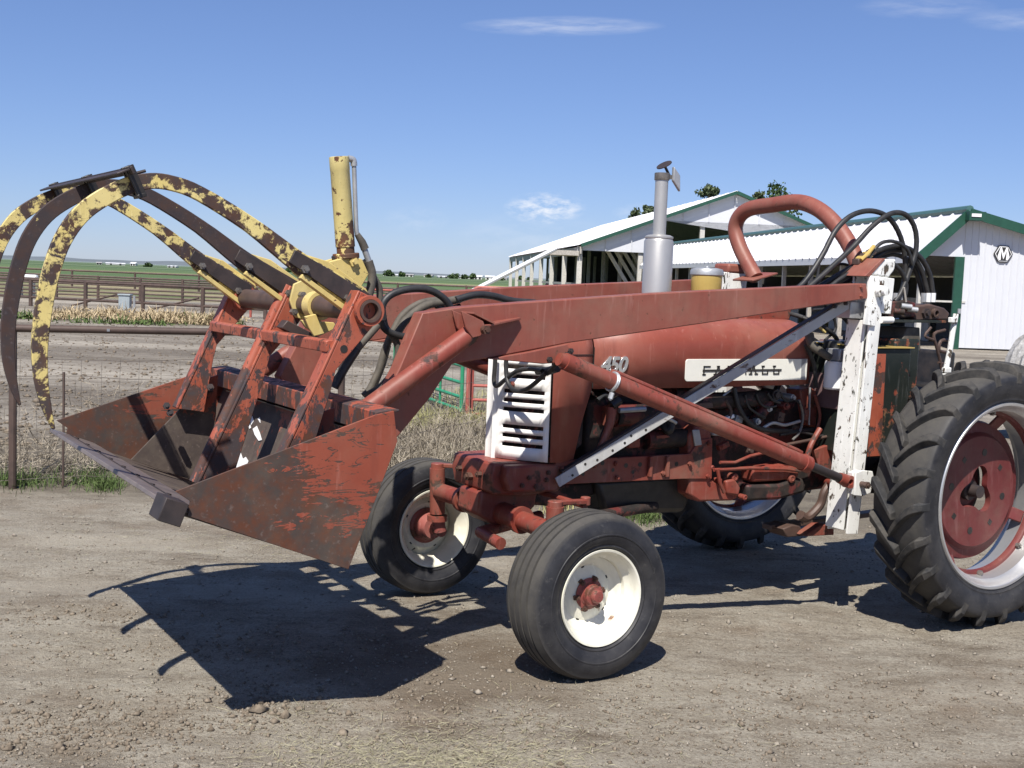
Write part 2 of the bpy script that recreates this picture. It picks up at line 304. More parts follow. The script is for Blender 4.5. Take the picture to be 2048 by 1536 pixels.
# ------------------------------------------------------------------ mesh helpers
ORIGIN = {}
class MB:
    def __init__(s): s.v = []; s.f = []
    def add(s, vs, fs):
        o = len(s.v); s.v.extend([tuple(v) for v in vs]); s.f.extend([tuple(i+o for i in f) for f in fs]); return s
    def box(s, c, size, rot=None):
        hx, hy, hz = size[0]/2, size[1]/2, size[2]/2
        vs = [Vector((sx*hx, sy*hy, sz*hz)) for sz in (-1, 1) for sy in (-1, 1) for sx in (-1, 1)]
        if rot is not None: vs = [rot @ v for v in vs]
        c = Vector(c)
        return s.add([v+c for v in vs], [(0, 2, 3, 1), (4, 5, 7, 6), (0, 1, 5, 4), (2, 6, 7, 3), (0, 4, 6, 2), (1, 3, 7, 5)])
    def bar(s, a, b, w, h, up=(0, 0, 1)):
        a, b = Vector(a), Vector(b); d = b-a; L = d.length; d.normalize()
        u = Vector(up); r = d.cross(u)
        if r.length < 1e-4: r = d.cross(Vector((1, 0, 0)))
        r.normalize(); u = r.cross(d)
        m = Matrix((d, r, u)).transposed()
        return s.box((a+b)/2, (L, w, h), m)
    def prism(s, pts, y0, y1):
        """pts: outline as (x, z); runs from y0 to y1"""
        n = len(pts)
        ar = sum(pts[i][0]*pts[(i+1) % n][1]-pts[(i+1) % n][0]*pts[i][1] for i in range(n))
        if ar < 0: pts = pts[::-1]
        if y0 > y1: y0, y1 = y1, y0
        vs = [(x, y0, z) for x, z in pts] + [(x, y1, z) for x, z in pts]
        fs = [tuple(range(n)), tuple(range(2*n-1, n-1, -1))] + [((i+1) % n, i, n+i, n+(i+1) % n) for i in range(n)]
        return s.add(vs, fs)
    def sweep(s, pts3, thick):
        """flat polygon in space given thickness along its normal"""
        pts = [Vector(p) for p in pts3]
        nrm = Vector((0, 0, 0))
        for i in range(len(pts)):
            a, b = pts[i], pts[(i+1) % len(pts)]
            nrm += Vector(((a.y-b.y)*(a.z+b.z), (a.z-b.z)*(a.x+b.x), (a.x-b.x)*(a.y+b.y)))
        nrm.normalize(); n = len(pts); t = nrm*thick
        return s.add(pts+[p-t for p in pts], [tuple(range(n)), tuple(range(2*n-1, n-1, -1))]+[((i+1) % n, i, n+i, n+(i+1) % n) for i in range(n)])
    def tube(s, path, r, n=10, caps=True, smooth_steps=0):
        pts = [Vector(p) for p in path]
        if smooth_steps: pts = spline(pts, smooth_steps)
        rs = r if isinstance(r, (list, tuple)) else [r]*len(pts)
        if len(rs) != len(pts):
            rs = [rs[0]+(rs[-1]-rs[0])*i/(len(pts)-1) for i in range(len(pts))]
        vs, fs = [], []
        prev = None
        for i, p in enumerate(pts):
            d = (pts[min(i+1, len(pts)-1)]-pts[max(i-1, 0)]).normalized()
            if prev is None:
                a = d.cross(Vector((0, 0, 1)))
                if a.length < 0.05: a = d.cross(Vector((1, 0, 0)))
            else: a = prev - d*prev.dot(d)
            a.normalize(); prev = a; b = d.cross(a)
            for k in range(n):
                t = 2*PI*k/n; vs.append(p+(a*math.cos(t)+b*math.sin(t))*rs[i])
        for i in range(len(pts)-1):
            for k in range(n):
                fs.append((i*n+k, i*n+(k+1) % n, (i+1)*n+(k+1) % n, (i+1)*n+k))
        if caps: fs.append(tuple(range(n-1, -1, -1))); fs.append(tuple(range((len(pts)-1)*n, len(pts)*n)))
        return s.add(vs, fs)
    def cyl(s, a, b, r, n=16, r2=None):
        return s.tube([a, b], [r, r if r2 is None else r2], n)
    def lathe(s, prof, c=(0, 0, 0), axis='y', n=48, closed=False, caps=False):
        """prof: (radius, along axis)"""
        c = Vector(c); vs, fs = [], []
        for rr, h in prof:
            for k in range(n):
                t = 2*PI*k/n
                if axis == 'y': vs.append(c+Vector((rr*math.cos(t), h, rr*math.sin(t))))
                elif axis == 'z': vs.append(c+Vector((rr*math.cos(t), rr*math.sin(t), h)))
                else: vs.append(c+Vector((h, rr*math.cos(t), rr*math.sin(t))))
        m = len(prof)
        for i in range(m if closed else m-1):
            j = (i+1) % m
            for k in range(n):
                q = (i*n+k, j*n+k, j*n+(k+1) % n, i*n+(k+1) % n)
                fs.append(q if axis != 'z' else q[::-1])
        if caps: fs.append(tuple(range(n))); fs.append(tuple(range((m-1)*n, m*n))[::-1])
        return s.add(vs, fs)
    def build(s, name, mat, parent=None, bevel=0.0, smooth=35, recalc=True):
        o = Vector((0, 0, 0)) if parent is None else ORIGIN.get(parent.name, Vector((0, 0, 0)))
        me = bpy.data.meshes.new(name)
        me.from_pydata([(v[0]-o.x, v[1]-o.y, v[2]-o.z) for v in s.v], [], s.f)
        me.update()
        if recalc:
            bm = bmesh.new(); bm.from_mesh(me); bmesh.ops.recalc_face_normals(bm, faces=bm.faces); bm.to_mesh(me); bm.free()
        if smooth:
            me.polygons.foreach_set('use_smooth', [True]*len(me.polygons))
            me.set_sharp_from_angle(angle=math.radians(smooth))
        me.materials.append(mat)
        ob = bpy.data.objects.new(name, me); COL.objects.link(ob)
        if parent is not None:
            ob.parent = parent; ORIGIN[ob.name] = o
        if bevel > 0:
            md = ob.modifiers.new('bevel', 'BEVEL'); md.width = bevel; md.segments = 2; md.limit_method = 'ANGLE'; md.angle_limit = math.radians(40)
            md.harden_normals = False
        return ob
def spline(pts, steps):
    pts = [Vector(p) for p in pts]; out = []
    n = len(pts)
    for i in range(n-1):
        p0 = pts[i-1] if i > 0 else pts[i]*2-pts[i+1]
        p1, p2 = pts[i], pts[i+1]
        p3 = pts[i+2] if i+2 < n else pts[i+1]*2-pts[i]
        for k in range(steps):
            t = k/steps
            out.append(0.5*((2*p1)+(p2-p0)*t+(2*p0-5*p1+4*p2-p3)*t*t+(3*p1-p0-3*p2+p3)*t**3))
    out.append(pts[-1]); return out
def thing(name, label, cat, loc=(0, 0, 0), group=None):
    o = bpy.data.objects.new(name, None); COL.objects.link(o); o.location = loc; o.empty_display_size = 0.2
    ORIGIN[o.name] = Vector(loc); o['label'] = label; o['category'] = cat
    if group: o['group'] = group
    return o
def tag(o, label, cat, group=None):
    o['label'] = label; o['category'] = cat
    if group: o['group'] = group
    return o
def kind(o, k): o['kind'] = k; return o
def copy_tree(o, parent=None):
    c = o.copy(); COL.objects.link(c)
    if parent is not None: c.parent = parent
    ORIGIN[c.name] = ORIGIN.get(o.name, Vector((0, 0, 0)))
    for ch in list(o.children): copy_tree(ch, c)
    return c
def mirror_mesh(ob, name=None, parent=None):
    """the same piece on the other side of the tractor"""
    me = ob.data.copy()
    for v in me.vertices: v.co.y = -v.co.y
    me.flip_normals()
    c = bpy.data.objects.new(name or ob.name.split('.')[0], me); COL.objects.link(c); c.parent = parent or ob.parent
    for md in ob.modifiers:
        n = c.modifiers.new(md.name, md.type)
        if md.type == 'BEVEL': n.width = md.width; n.segments = md.segments; n.limit_method = md.limit_method; n.angle_limit = md.angle_limit
    ORIGIN[c.name] = ORIGIN.get(ob.name, Vector((0, 0, 0)))
    return c
def nut(mb, c, axis, r=0.012, h=0.012):
    c = Vector(c); a = Vector(axis).normalized()
    mb.tube([c, c+a*h], r, 6)
    mb.tube([c+a*h, c+a*(h+r*0.5)], r*0.5, 8)
    return mb

# ------------------------------------------------------------------ ground: one sheet to the horizon
def fbm(x, y, seed, octs, base):
    r = np.random.default_rng(seed); out = np.zeros_like(x); a = 1.0; f = base
    for _ in range(octs):
        for _k in range(3):
            th = r.uniform(0, 2*PI); ph = r.uniform(0, 2*PI); ff = f*r.uniform(0.7, 1.4)
            out += a/3*np.sin(ff*(x*math.cos(th)+y*math.sin(th))+ph+1.7*np.sin(ff*0.6*(x*math.sin(th)-y*math.cos(th))+ph*2))
        a *= 0.55; f *= 2.03
    return out
fx, fy, rx, ry = FH.x, FH.y, RH.x, RH.y
def ground_z(lat, dep):
    """small relief of the yard: tyre ruts along the drive, crumbly humps; level farther out"""
    z = 0.006*fbm(lat, dep, 3, 3, 2.2) + 0.004*fbm(lat, dep, 5, 3, 9.0) + 0.0030*fbm(lat, dep, 8, 3, 48.0)*(0.6+0.4*np.sin(lat*1.3+dep*0.9))
    for d0, w, h in ((4.05, 0.10, 0.016), (4.6, 0.16, -0.012), (3.4, 0.12, 0.012), (6.3, 0.16, 0.014), (6.8, 0.2, -0.012), (7.9, 0.2, 0.012)):
        c = d0+0.10*np.sin(lat*0.9+d0)+0.02*lat
        z += h*np.exp(-((dep-c)/w)**2)
    k = np.clip((14-dep)/3, 0, 1)
    return z*k - 0.006
def axis_vals(fine0, fine1, step, far_lo, far_hi, grow=1.22):
    v = list(np.arange(fine0, fine1+1e-6, step)); s = step; a = fine0
    while a > far_lo: s *= grow; a -= s; v.insert(0, max(a, far_lo))
    s = step; a = fine1
    while a < far_hi: s *= grow; a += s; v.append(min(a, far_hi))
    return np.array(v)
la = axis_vals(-2.6, 2.8, 0.016, -9000, 9000); da = axis_vals(2.9, 8.6, 0.016, -1500, 14000)
LA, DA = np.meshgrid(la, da)
GZ = ground_z(LA, DA)
GX = CAM.x+fx*DA+rx*LA; GY = CAM.y+fy*DA+ry*LA
nv, nu = LA.shape
co = np.stack([GX, GY, GZ], -1).reshape(-1, 3)
idx = np.arange(nv*nu).reshape(nv, nu)
q = np.stack([idx[:-1, :-1], idx[:-1, 1:], idx[1:, 1:], idx[1:, :-1]], -1).reshape(-1, 4)
me = bpy.data.meshes.new('ground')
me.vertices.add(len(co)); me.vertices.foreach_set('co', co.ravel())
me.loops.add(q.size); me.loops.foreach_set('vertex_index', q.ravel())
me.polygons.add(len(q)); me.polygons.foreach_set('loop_start', np.arange(0, q.size, 4)); me.polygons.foreach_set('loop_total', np.full(len(q), 4))
me.polygons.foreach_set('use_smooth', np.ones(len(q), dtype=bool))
me.update(); me.validate()
ground = bpy.data.objects.new('ground', me); COL.objects.link(ground); kind(ground, 'structure')

def ground_material():
    t = NT('yard_and_fields')
    pos = t.pos()
    def dotp(v, off):
        n = t.n('ShaderNodeVectorMath', operation='DOT_PRODUCT'); n.inputs[1].default_value = v; t.l(pos, n.inputs[0])
        return t.math('SUBTRACT', n.outputs['Value'], off)
    dep = dotp((fx, fy, 0), CAM.x*fx+CAM.y*fy); lat = dotp((rx, ry, 0), CAM.x*rx+CAM.y*ry)
    cv = t.n('ShaderNodeCombineXYZ'); t.l(lat, cv.inputs[0]); t.l(dep, cv.inputs[1]); V = cv.outputs[0]
    n1 = t.noise(0.6, 5, 0.65, V, (0.5, 1.2, 1)); n2 = t.noise(3.2, 6, 0.75, V, (0.75, 1.2, 1)); n3 = t.noise(38, 5, 0.75, V); n4 = t.noise(120, 3, 0.7, V)
    dirt = t.mix(t.ramp(n1, 0.36, 0.64), (0.205, 0.168, 0.125), (0.330, 0.295, 0.235))
    dirt = t.mix(t.ramp(n2, 0.42, 0.62, 0, 0.9), dirt, (0.39, 0.355, 0.29))
    dirt = t.mix(t.ramp(t.noise(2.4, 6, 0.75, V, (0.5, 1.4, 1)), 0.54, 0.68, 0, 0.75), dirt, (0.105, 0.078, 0.054))
    dirt = t.mix(t.ramp(t.noise(1.4, 4, 0.6, V), 0.55, 0.7, 0, 0.6), dirt, (0.215, 0.155, 0.105))
    dirt = t.mix(t.ramp(n3, 0.50, 0.70, 0, 0.7), dirt, (0.10, 0.078, 0.058))
    dirt = t.mix(t.ramp(n4, 0.60, 0.74, 0, 0.6), dirt, (0.40, 0.36, 0.30))
    g5 = t.noise(75, 4, 0.75, V); dirt = t.mix(t.ramp(g5, 0.50, 0.66, 0, 0.45), dirt, (0.115, 0.092, 0.068)); dirt = t.mix(t.ramp(g5, 0.46, 0.34, 0, 0.5), dirt, (0.44, 0.405, 0.34))
    for (c_, w_, k_) in ((4.35, 0.16, 0.55), (5.35, 0.20, 0.6), (6.55, 0.24, 0.6), (7.55, 0.28, 0.6), (3.55, 0.14, 0.4)):          # packed pale wheel tracks across the yard
        wv = t.math('ADD', t.math('MULTIPLY', t.math('SINE', t.math('ADD', t.math('MULTIPLY', lat, 0.55), c_*2.1)), 0.12), t.math('MULTIPLY', t.math('SUBTRACT', t.noise(1.6, 4, 0.6, V), 0.5), 0.35))
        ds = t.math('ABSOLUTE', t.math('SUBTRACT', t.math('SUBTRACT', dep, c_), wv))
        dirt = t.mix(t.math('MULTIPLY', t.ramp(ds, w_, w_*0.45), t.ramp(t.noise(0.9, 3, 0.5, V), 0.38, 0.58, 0, k_)), dirt, (0.375, 0.335, 0.27))
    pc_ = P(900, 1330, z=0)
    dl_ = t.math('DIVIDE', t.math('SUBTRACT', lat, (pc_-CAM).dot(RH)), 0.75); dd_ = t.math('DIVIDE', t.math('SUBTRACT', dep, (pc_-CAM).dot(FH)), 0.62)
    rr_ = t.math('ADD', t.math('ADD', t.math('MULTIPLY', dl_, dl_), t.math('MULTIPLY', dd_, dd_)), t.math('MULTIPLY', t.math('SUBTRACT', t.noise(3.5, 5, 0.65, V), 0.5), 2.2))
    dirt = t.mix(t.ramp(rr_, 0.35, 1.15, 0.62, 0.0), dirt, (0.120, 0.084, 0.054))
    # beyond the fence: pale trodden corral soil with darker damp streaks
    k1 = t.noise(0.25, 6, 0.65, V, (0.25, 1.4, 1))
    corral = t.mix(t.ramp(k1, 0.38, 0.62), (0.17, 0.147, 0.12), (0.40, 0.36, 0.30))
    corral = t.mix(t.ramp(n2, 0.45, 0.65, 0, 0.5), corral, (0.15, 0.125, 0.10))
    corral = t.mix(t.ramp(t.noise(2.6, 6, 0.8, V, (0.45, 1.6, 1)), 0.50, 0.66, 0, 0.75), corral, (0.115, 0.098, 0.078))
    corral = t.mix(t.ramp(t.noise(7.0, 5, 0.8, V, (0.5, 1.6, 1)), 0.55, 0.70, 0, 0.7), corral, (0.48, 0.44, 0.37))
    wob = t.math('MULTIPLY', t.math('SUBTRACT', t.noise(0.6, 4, 0.6, V), 0.5), 3.0)
    wobf = t.math('MULTIPLY', t.math('SUBTRACT', t.noise(0.02, 3, 0.5, V), 0.5), 14.0)
    dw = t.math('ADD', dep, wob); dfar = t.math('ADD', dep, wobf)
    strip = t.mix(t.ramp(n2, 0.35, 0.65), (0.12, 0.10, 0.078), (0.24, 0.21, 0.16))
    c = t.mix(t.ramp(dw, 8.6, 9.4), dirt, strip)
    c = t.mix(t.ramp(dw, 11.5, 13.5), c, corral)
    scrub = t.mix(t.ramp(t.noise(0.3, 6, 0.7, V, (0.4, 1.5, 1)), 0.4, 0.6), (0.33, 0.27, 0.17), (0.10, 0.13, 0.055))
    c = t.mix(t.ramp(dfar, 58, 62), c, scrub)
    crop = t.mix(t.ramp(t.noise(0.03, 6, 0.7, V, (0.3, 1.5, 1)), 0.38, 0.62), (0.075, 0.120, 0.050), (0.120, 0.165, 0.078))
    crop = t.mix(t.ramp(t.noise(0.4, 5, 0.7, V), 0.5, 0.75, 0, 0.4), crop, (0.04, 0.09, 0.03))
    c = t.mix(t.ramp(dfar, 94, 104), c, crop)
    band = t.math('MULTIPLY', t.ramp(dfar, 205, 215), t.ramp(dfar, 270, 250))
    c = t.mix(t.math('MULTIPLY', band, 0.75), c, (0.34, 0.33, 0.16))
    crop2 = t.mix(t.ramp(t.noise(0.008, 4, 0.6, V, (0.2, 1.5, 1)), 0.4, 0.6), (0.06, 0.10, 0.045), (0.14, 0.18, 0.10))
    c = t.mix(t.ramp(dfar, 330, 420), c, crop2)
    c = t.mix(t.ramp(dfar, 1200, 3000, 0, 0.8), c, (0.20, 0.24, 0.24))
    col(t, c)
    h = t.math('ADD', t.math('MULTIPLY', n3, 0.6), t.math('MULTIPLY', t.noise(170, 2, 0.6, V), 0.35))
    h = t.math('ADD', h, t.math('MULTIPLY', n2, 0.9))
    t.bump(h, 1.0, 0.03)
    return t.done(0.92, 0, 0.15)
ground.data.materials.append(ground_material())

# ================================================================== TRACTOR
TR = thing('tractor', 'weathered red row-crop tractor with front loader bucket and yellow grapple tines', 'tractor')
L_WB = 2.444

# ---- front wheels (tyre, rim, hub)
def front_wheel():
    w = bpy.data.objects.new('front_wheel', None); COL.objects.link(w); w.parent = TR; ORIGIN[w.name] = Vector((0, 0, 0))
    R = 0.376; hw = 0.135
    prof = []
    # from inner bead over tread to outer bead
    side = [(0.215, -0.100), (0.228, -0.113), (0.232, -0.1175), (0.236, -0.1175), (0.239, -0.1165), (0.262, -0.131), (0.283, -0.1348), (0.285, -0.1378), (0.290, -0.1378), (0.292, -0.1358), (0.300, -0.136), (0.328, -0.130), (0.345, -0.121)]
    tread = []
    ribs = [-0.118, -0.070, -0.063, -0.026, -0.019, 0.019, 0.026, 0.063, 0.070, 0.118]
    for a, b in ((-0.116, -0.078), (-0.064, -0.030), (-0.016, 0.016), (0.030, 0.064), (0.078, 0.116)):
        for y in (a, b):
            rr = R - 0.55*(abs(y)**2) - (0.0 if abs(y) < 0.1 else 0.012)
            tread.append((rr, y))
        if b < 0.1: tread += [(R-0.55*b*b-0.022, b+0.002), (R-0.55*b*b-0.022, b+0.012)]
    prof = side+tread+[(r_, -y_) for r_, y_ in reversed(side)]
    MB().lathe(prof, n=96).build('tyre', M_tyref, w, smooth=28)
    # rim: both flanges, well and the dished centre
    rim = [(0.2145, 0.103), (0.219, 0.108), (0.217, 0.114), (0.208, 0.112), (0.199, 0.098), (0.193, 0.070), (0.172, 0.050), (0.166, 0.0), (0.172, -0.06), (0.199, -0.098), (0.208, -0.112), (0.217, -0.114), (0.219, -0.108), (0.2145, -0.103),
           (0.205, -0.09), (0.176, -0.052), (0.171, 0.0), (0.178, 0.044), (0.203, 0.08)]
    rimo = MB().lathe(rim, n=72, closed=True).build('rim', M_cream, w)
    dish = [(0.169, 0.030), (0.155, 0.024), (0.140, 0.008), (0.125, -0.004), (0.105, 0.004), (0.060, 0.010), (0.030, 0.010), (0.030, 0.004), (0.060, 0.004), (0.105, -0.002), (0.125, -0.010), (0.142, 0.002), (0.157, 0.018), (0.169, 0.024)]
    MB().lathe(dish, n=64, closed=True).build('rim_dish', M_cream, w)
    holes = MB()
    for k in range(5):
        a = 2*PI*(k+0.35)/5
        c = Vector((0.128*math.cos(a), -0.0045, 0.128*math.sin(a)))
        holes.box(c, (0.015, 0.006, 0.015), Matrix.Rotation(-a, 3, 'Y'))
    holes.build('dish_slot', M_black_oily, w)
    vs = MB().tube([(0.10, 0.0, 0.095), (0.118, 0.03, 0.11), (0.128, 0.05, 0.12)], 0.005, 8); vs.build('valve_stem', M_hose, w)
    hub = MB().lathe([(0.072, 0.012), (0.072, 0.016), (0.055, 0.02), (0.047, 0.030), (0.046, 0.058), (0.042, 0.063), (0.031, 0.065), (0.030, 0.082), (0.024, 0.090), (0.0, 0.092)], n=32)
    hub.lathe([(0.0, -0.10), (0.06, -0.10), (0.075, -0.06), (0.085, -0.02), (0.10, -0.012), (0.10, -0.003)], n=32)
    hub.build('hub', M_hub, w)
    for k in range(6):
        a = 2*PI*(k+0.2)/6; c = Vector((0.070*math.cos(a), 0.006, 0.070*math.sin(a)))
        m = MB(); m.box(c+Vector((0, 0.008, 0)), (0.026, 0.012, 0.020), Matrix.Rotation(-a, 3, 'Y')); nut(m, c+Vector((0, 0.012, 0)), (0, 1, 0), 0.011, 0.014)
        m.build('wheel_nut', M_rustybolt, w)
    return w
FW = front_wheel()
FW.location = (0.0, 0.822, 0.367); FW.rotation_euler = (math.radians(1.5), math.radians(20), math.radians(1.9))
FW2 = copy_tree(FW, TR)
FW2.location = (0.0, -0.772, 0.367); FW2.rotation_euler = (math.radians(1.5), math.radians(160), math.radians(181.9))

# ---- rear wheels
def rear_wheel():
    w = bpy.data.objects.new('rear_wheel', None); COL.objects.link(w); w.parent = TR; ORIGIN[w.name] = Vector((0, 0, 0))
    Rc = 0.672; hw = 0.165                                   # carcass radius below the lugs
    def crown(y):
        a = abs(y)/hw
        return Rc - 0.030*a**2.6
    side = [(0.492, -0.125), (0.505, -0.142), (0.516, -0.149), (0.518, -0.153), (0.523, -0.153), (0.526, -0.153), (0.540, -0.160), (0.580, -0.168), (0.615, -0.170), (0.636, -0.167)]
    prof = side + [(crown(y), y) for y in (-0.160, -0.145, -0.12, -0.08, -0.04, 0, 0.04, 0.08, 0.12, 0.145, 0.160)] + [(r_, -y_) for r_, y_ in reversed(side)]
    m = MB().lathe(prof, n=120)
    tyre = m.build('tyre', M_tyrer, w, smooth=40)
    N = 23; lug = MB(); H = 0.046
    for sgn in (-1, 1):
        for k in range(N):
            a0 = 2*PI*(k+(0.5 if sgn > 0 else 0.0))/N
            st = 9; rows = []
            for i in range(st):
                t = i/(st-1)
                y = sgn*(-0.012+0.176*t)
                # sweeps back from the middle of the tread to the shoulder, steeper near the middle
                sw = 0.33*(1-(1-t)**1.55)*0.72
                ang = a0+sw
                wid = (0.032+0.014*t)/0.68*(1.0 if t < 0.9 else 0.8)
                ht = H*(0.9+0.1*t) if t < 0.93 else H*0.72
                base = crown(y)-0.012 if t < 0.99 else 0.605
                top = crown(min(abs(y), 0.15))+ht - (0.0 if t < 0.9 else 0.020)
                ytop = y if t < 0.95 else sgn*0.168
                ybase = y if t < 0.95 else sgn*0.171
                ring = []
                for (dr, da_, yy) in ((base, -wid*0.75, ybase), (top, -wid*0.5, ytop), (top, wid*0.5, ytop), (base, wid*0.75, ybase)):
                    ring.append(Vector((dr*math.cos(ang+da_), yy, dr*math.sin(ang+da_))))
                rows.append(ring)
            vs = [v for r_ in rows for v in r_]; fs = []
            for i in range(st-1):
                for j in range(3): fs.append((i*4+j, i*4+j+1, (i+1)*4+j+1, (i+1)*4+j))
            fs.append((0, 1, 2, 3)); fs.append(tuple((st-1)*4+j for j in (3, 2, 1, 0)))
            lug.add(vs, fs)
    lo = lug.build('tread_lugs', M_tread, w, smooth=30, bevel=0.004)
    # raised lettering ring blocks on the sidewall are only worn marks: a few shallow bars
    rim = [(0.489, 0.128), (0.500, 0.132), (0.503, 0.140), (0.497, 0.147), (0.486, 0.146), (0.478, 0.138), (0.474, 0.118), (0.452, 0.095), (0.446, 0.04), (0.440, 0.0), (0.446, -0.04), (0.452, -0.095), (0.474, -0.118), (0.478, -0.138), (0.486, -0.146), (0.497, -0.147), (0.503, -0.140), (0.500, -0.132), (0.489, -0.128),
           (0.482, -0.112), (0.458, -0.088), (0.450, 0.0), (0.458, 0.088), (0.482, 0.112)]
    MB().lathe(rim, n=96, closed=True).build('rim', M_silver, w)
    band = [(0.444, 0.028), (0.430, 0.026), (0.424, 0.012), (0.424, -0.006), (0.444, -0.008)]
    MB().lathe(band, n=96, closed=True).build('rim_band', M_disc, w)
    # cast centre: flat plate with lobed opening, outer step, spokes to the rim band
    plate = MB(); n = 96
    def lob(t): return 0.112+0.030*math.cos(3*t+0.5)
    fr, bk = -0.020, -0.055
    prof = [(1.0, fr), (1.0, fr)]
    rings = []
    for (rad, y) in ((None, bk), (None, fr), (0.300, fr), (0.312, fr-0.010), (0.322, fr-0.026), (0.372, fr-0.034), (0.382, fr-0.060), (0.300, bk-0.01)):
        rings.append([Vector(((lob(2*PI*k/n) if rad is None else rad)*math.cos(2*PI*k/n), y, (lob(2*PI*k/n) if rad is None else rad)*math.sin(2*PI*k/n))) for k in range(n)])
    vs = [v for r_ in rings for v in r_]; fs = []
    m_ = len(rings)
    for i in range(m_):
        j = (i+1) % m_
        for k in range(n): fs.append((i*n+k, j*n+k, j*n+(k+1) % n, i*n+(k+1) % n))
    plate.add(vs, fs)
    plate.build('wheel_disc', M_disc, w)
    for k in range(4):
        a = 2*PI*k/4+0.52
        s_ = MB(); c, s2 = math.cos(a), math.sin(a)
        s_.bar((0.36*c, -0.070, 0.36*s2), (0.436*c, -0.020, 0.436*s2), 0.07, 0.018, up=(0, 1, 0))
        s_.build('spoke', M_disc, w, bevel=0.006)
    for k in range(8):
        a = 2*PI*k/8+0.13
        b = MB(); nut(b, (0.435*math.cos(a), 0.027, 0.435*math.sin(a)), (0, 1, 0), 0.015, 0.02); b.build('rim_bolt', M_bolt, w)
    for k in range(8):
        a = 2*PI*k/8+0.3
        b = MB(); c = Vector((0.215*math.cos(a), fr+0.001, 0.215*math.sin(a)))
        b.lathe([(0.020, fr-0.004), (0.020, fr+0.0015), (0.0, fr+0.0015)], c=(c.x, 0, c.z), n=4 if k % 2 else 16)
        b.build('disc_hole', M_black_oily, w)
    ax = MB().lathe([(0.055, -0.30), (0.055, -0.06), (0.034, -0.06), (0.034, 0.0), (0.0, 0.003)], n=24); ax.build('axle_end', M_darksteel, w)
    bd_ = MB().lathe([(0.0, -0.19), (0.24, -0.19), (0.25, -0.20), (0.25, -0.30), (0.0, -0.30)], n=32); bd_.build('added_hub_backing', M_black_oily, w)  # dark plate added behind the centre opening so no light shows through
    hubc = MB().lathe([(0.17, -0.16), (0.17, -0.145), (0.09, -0.140), (0.085, -0.09), (0.055, -0.09), (0.055, -0.16)], n=32); hubc.build('wheel_hub', M_disc, w)
    return w
RW = rear_wheel(); RW.location = (-L_WB, 0.990, 0.712); RW.rotation_euler = (0, math.radians(7), 0)
RW2 = copy_tree(RW, TR); RW2.location = (-L_WB, -0.990, 0.712); RW2.rotation_euler = (0, math.radians(24), PI)
for o in RW2.children:                                      # the far tyre's lugs must lean the same way as the near one's
    if o.name.startswith('tread_lugs'):
        me2 = o.data.copy()
        for v in me2.vertices: v.co.x = -v.co.x
        me2.flip_normals(); o.data = me2

# ---- sheet metal: hood, nose, grille
HW = 0.285
def hood_section(hw, zb, zt, n=14):
    """half a hood outline from the lower edge over the top to the other lower edge"""
    pts = [(-hw, zb)]
    rc = 0.15
    for i in range(n+1):
        a = PI-(PI/2)*i/n; pts.append((-hw+rc+rc*math.cos(a), zt-rc+rc*math.sin(a)))
    for i in range(n+1):
        a = PI/2-(PI/2)*i/n; pts.append((hw-rc+rc*math.cos(a), zt-rc+rc*math.sin(a)))
    pts.append((hw, zb)); return pts
def loft(mb, secs):
    """secs: list of (x, [(y, z)...])"""
    n = len(secs[0][1]); vs = [(x, y, z) for x, pr in secs for y, z in pr]; fs = []
    for i in range(len(secs)-1):
        for k in range(n-1): fs.append((i*n+k, i*n+k+1, (i+1)*n+k+1, (i+1)*n+k))
    return mb.add(vs, fs)
m = MB()
loft(m, [(-0.36, hood_section(HW, 1.232, 1.565)), (-0.8, hood_section(HW+.004, 1.230, 1.580)), (-1.3, hood_section(HW+.003, 1.232, 1.590)), (-1.78, hood_section(HW-.004, 1.236, 1.592)), (-1.84, hood_section(HW-.012, 1.24, 1.578))])
hood = m.build('hood', M_hood, TR); md = hood.modifiers.new('thick', 'SOLIDIFY'); md.thickness = 0.004
m = MB(); sec = hood_section(HW-.014, 1.242, 1.575); m.add([(-1.838, y, z) for y, z in sec], [tuple(range(len(sec)))]); m.build('hood_back', M_black_oily, TR)
# nose piece round the radiator with the side panel cut away low down
m = MB()
loft(m, [(-0.125, hood_section(HW-.002, 0.872, 1.545)), (-0.200, hood_section(HW, 0.872, 1.556)), (-0.262, hood_section(HW, 0.885, 1.560)), (-0.300, hood_section(HW, 1.06, 1.562)), (-0.352, hood_section(HW, 1.228, 1.565))])
nose = m.build('nose_panel', M_hood, TR); md = nose.modifiers.new('thick', 'SOLIDIFY'); md.thickness = 0.004
# seam line between nose and hood
m = MB(); m.bar((-0.356, HW+.001, 1.236), (-0.356, HW+.001, 1.44), 0.004, 0.006, up=(0, 1, 0)); m.build('hood_seam', M_black_oily, TR)
m = MB(); m.bar((-0.20, HW+.002, 1.402), (-0.352, HW+.002, 1.402), 0.004, 0.005, up=(0, 1, 0)); m.build('hood_seam', M_black_oily, TR)
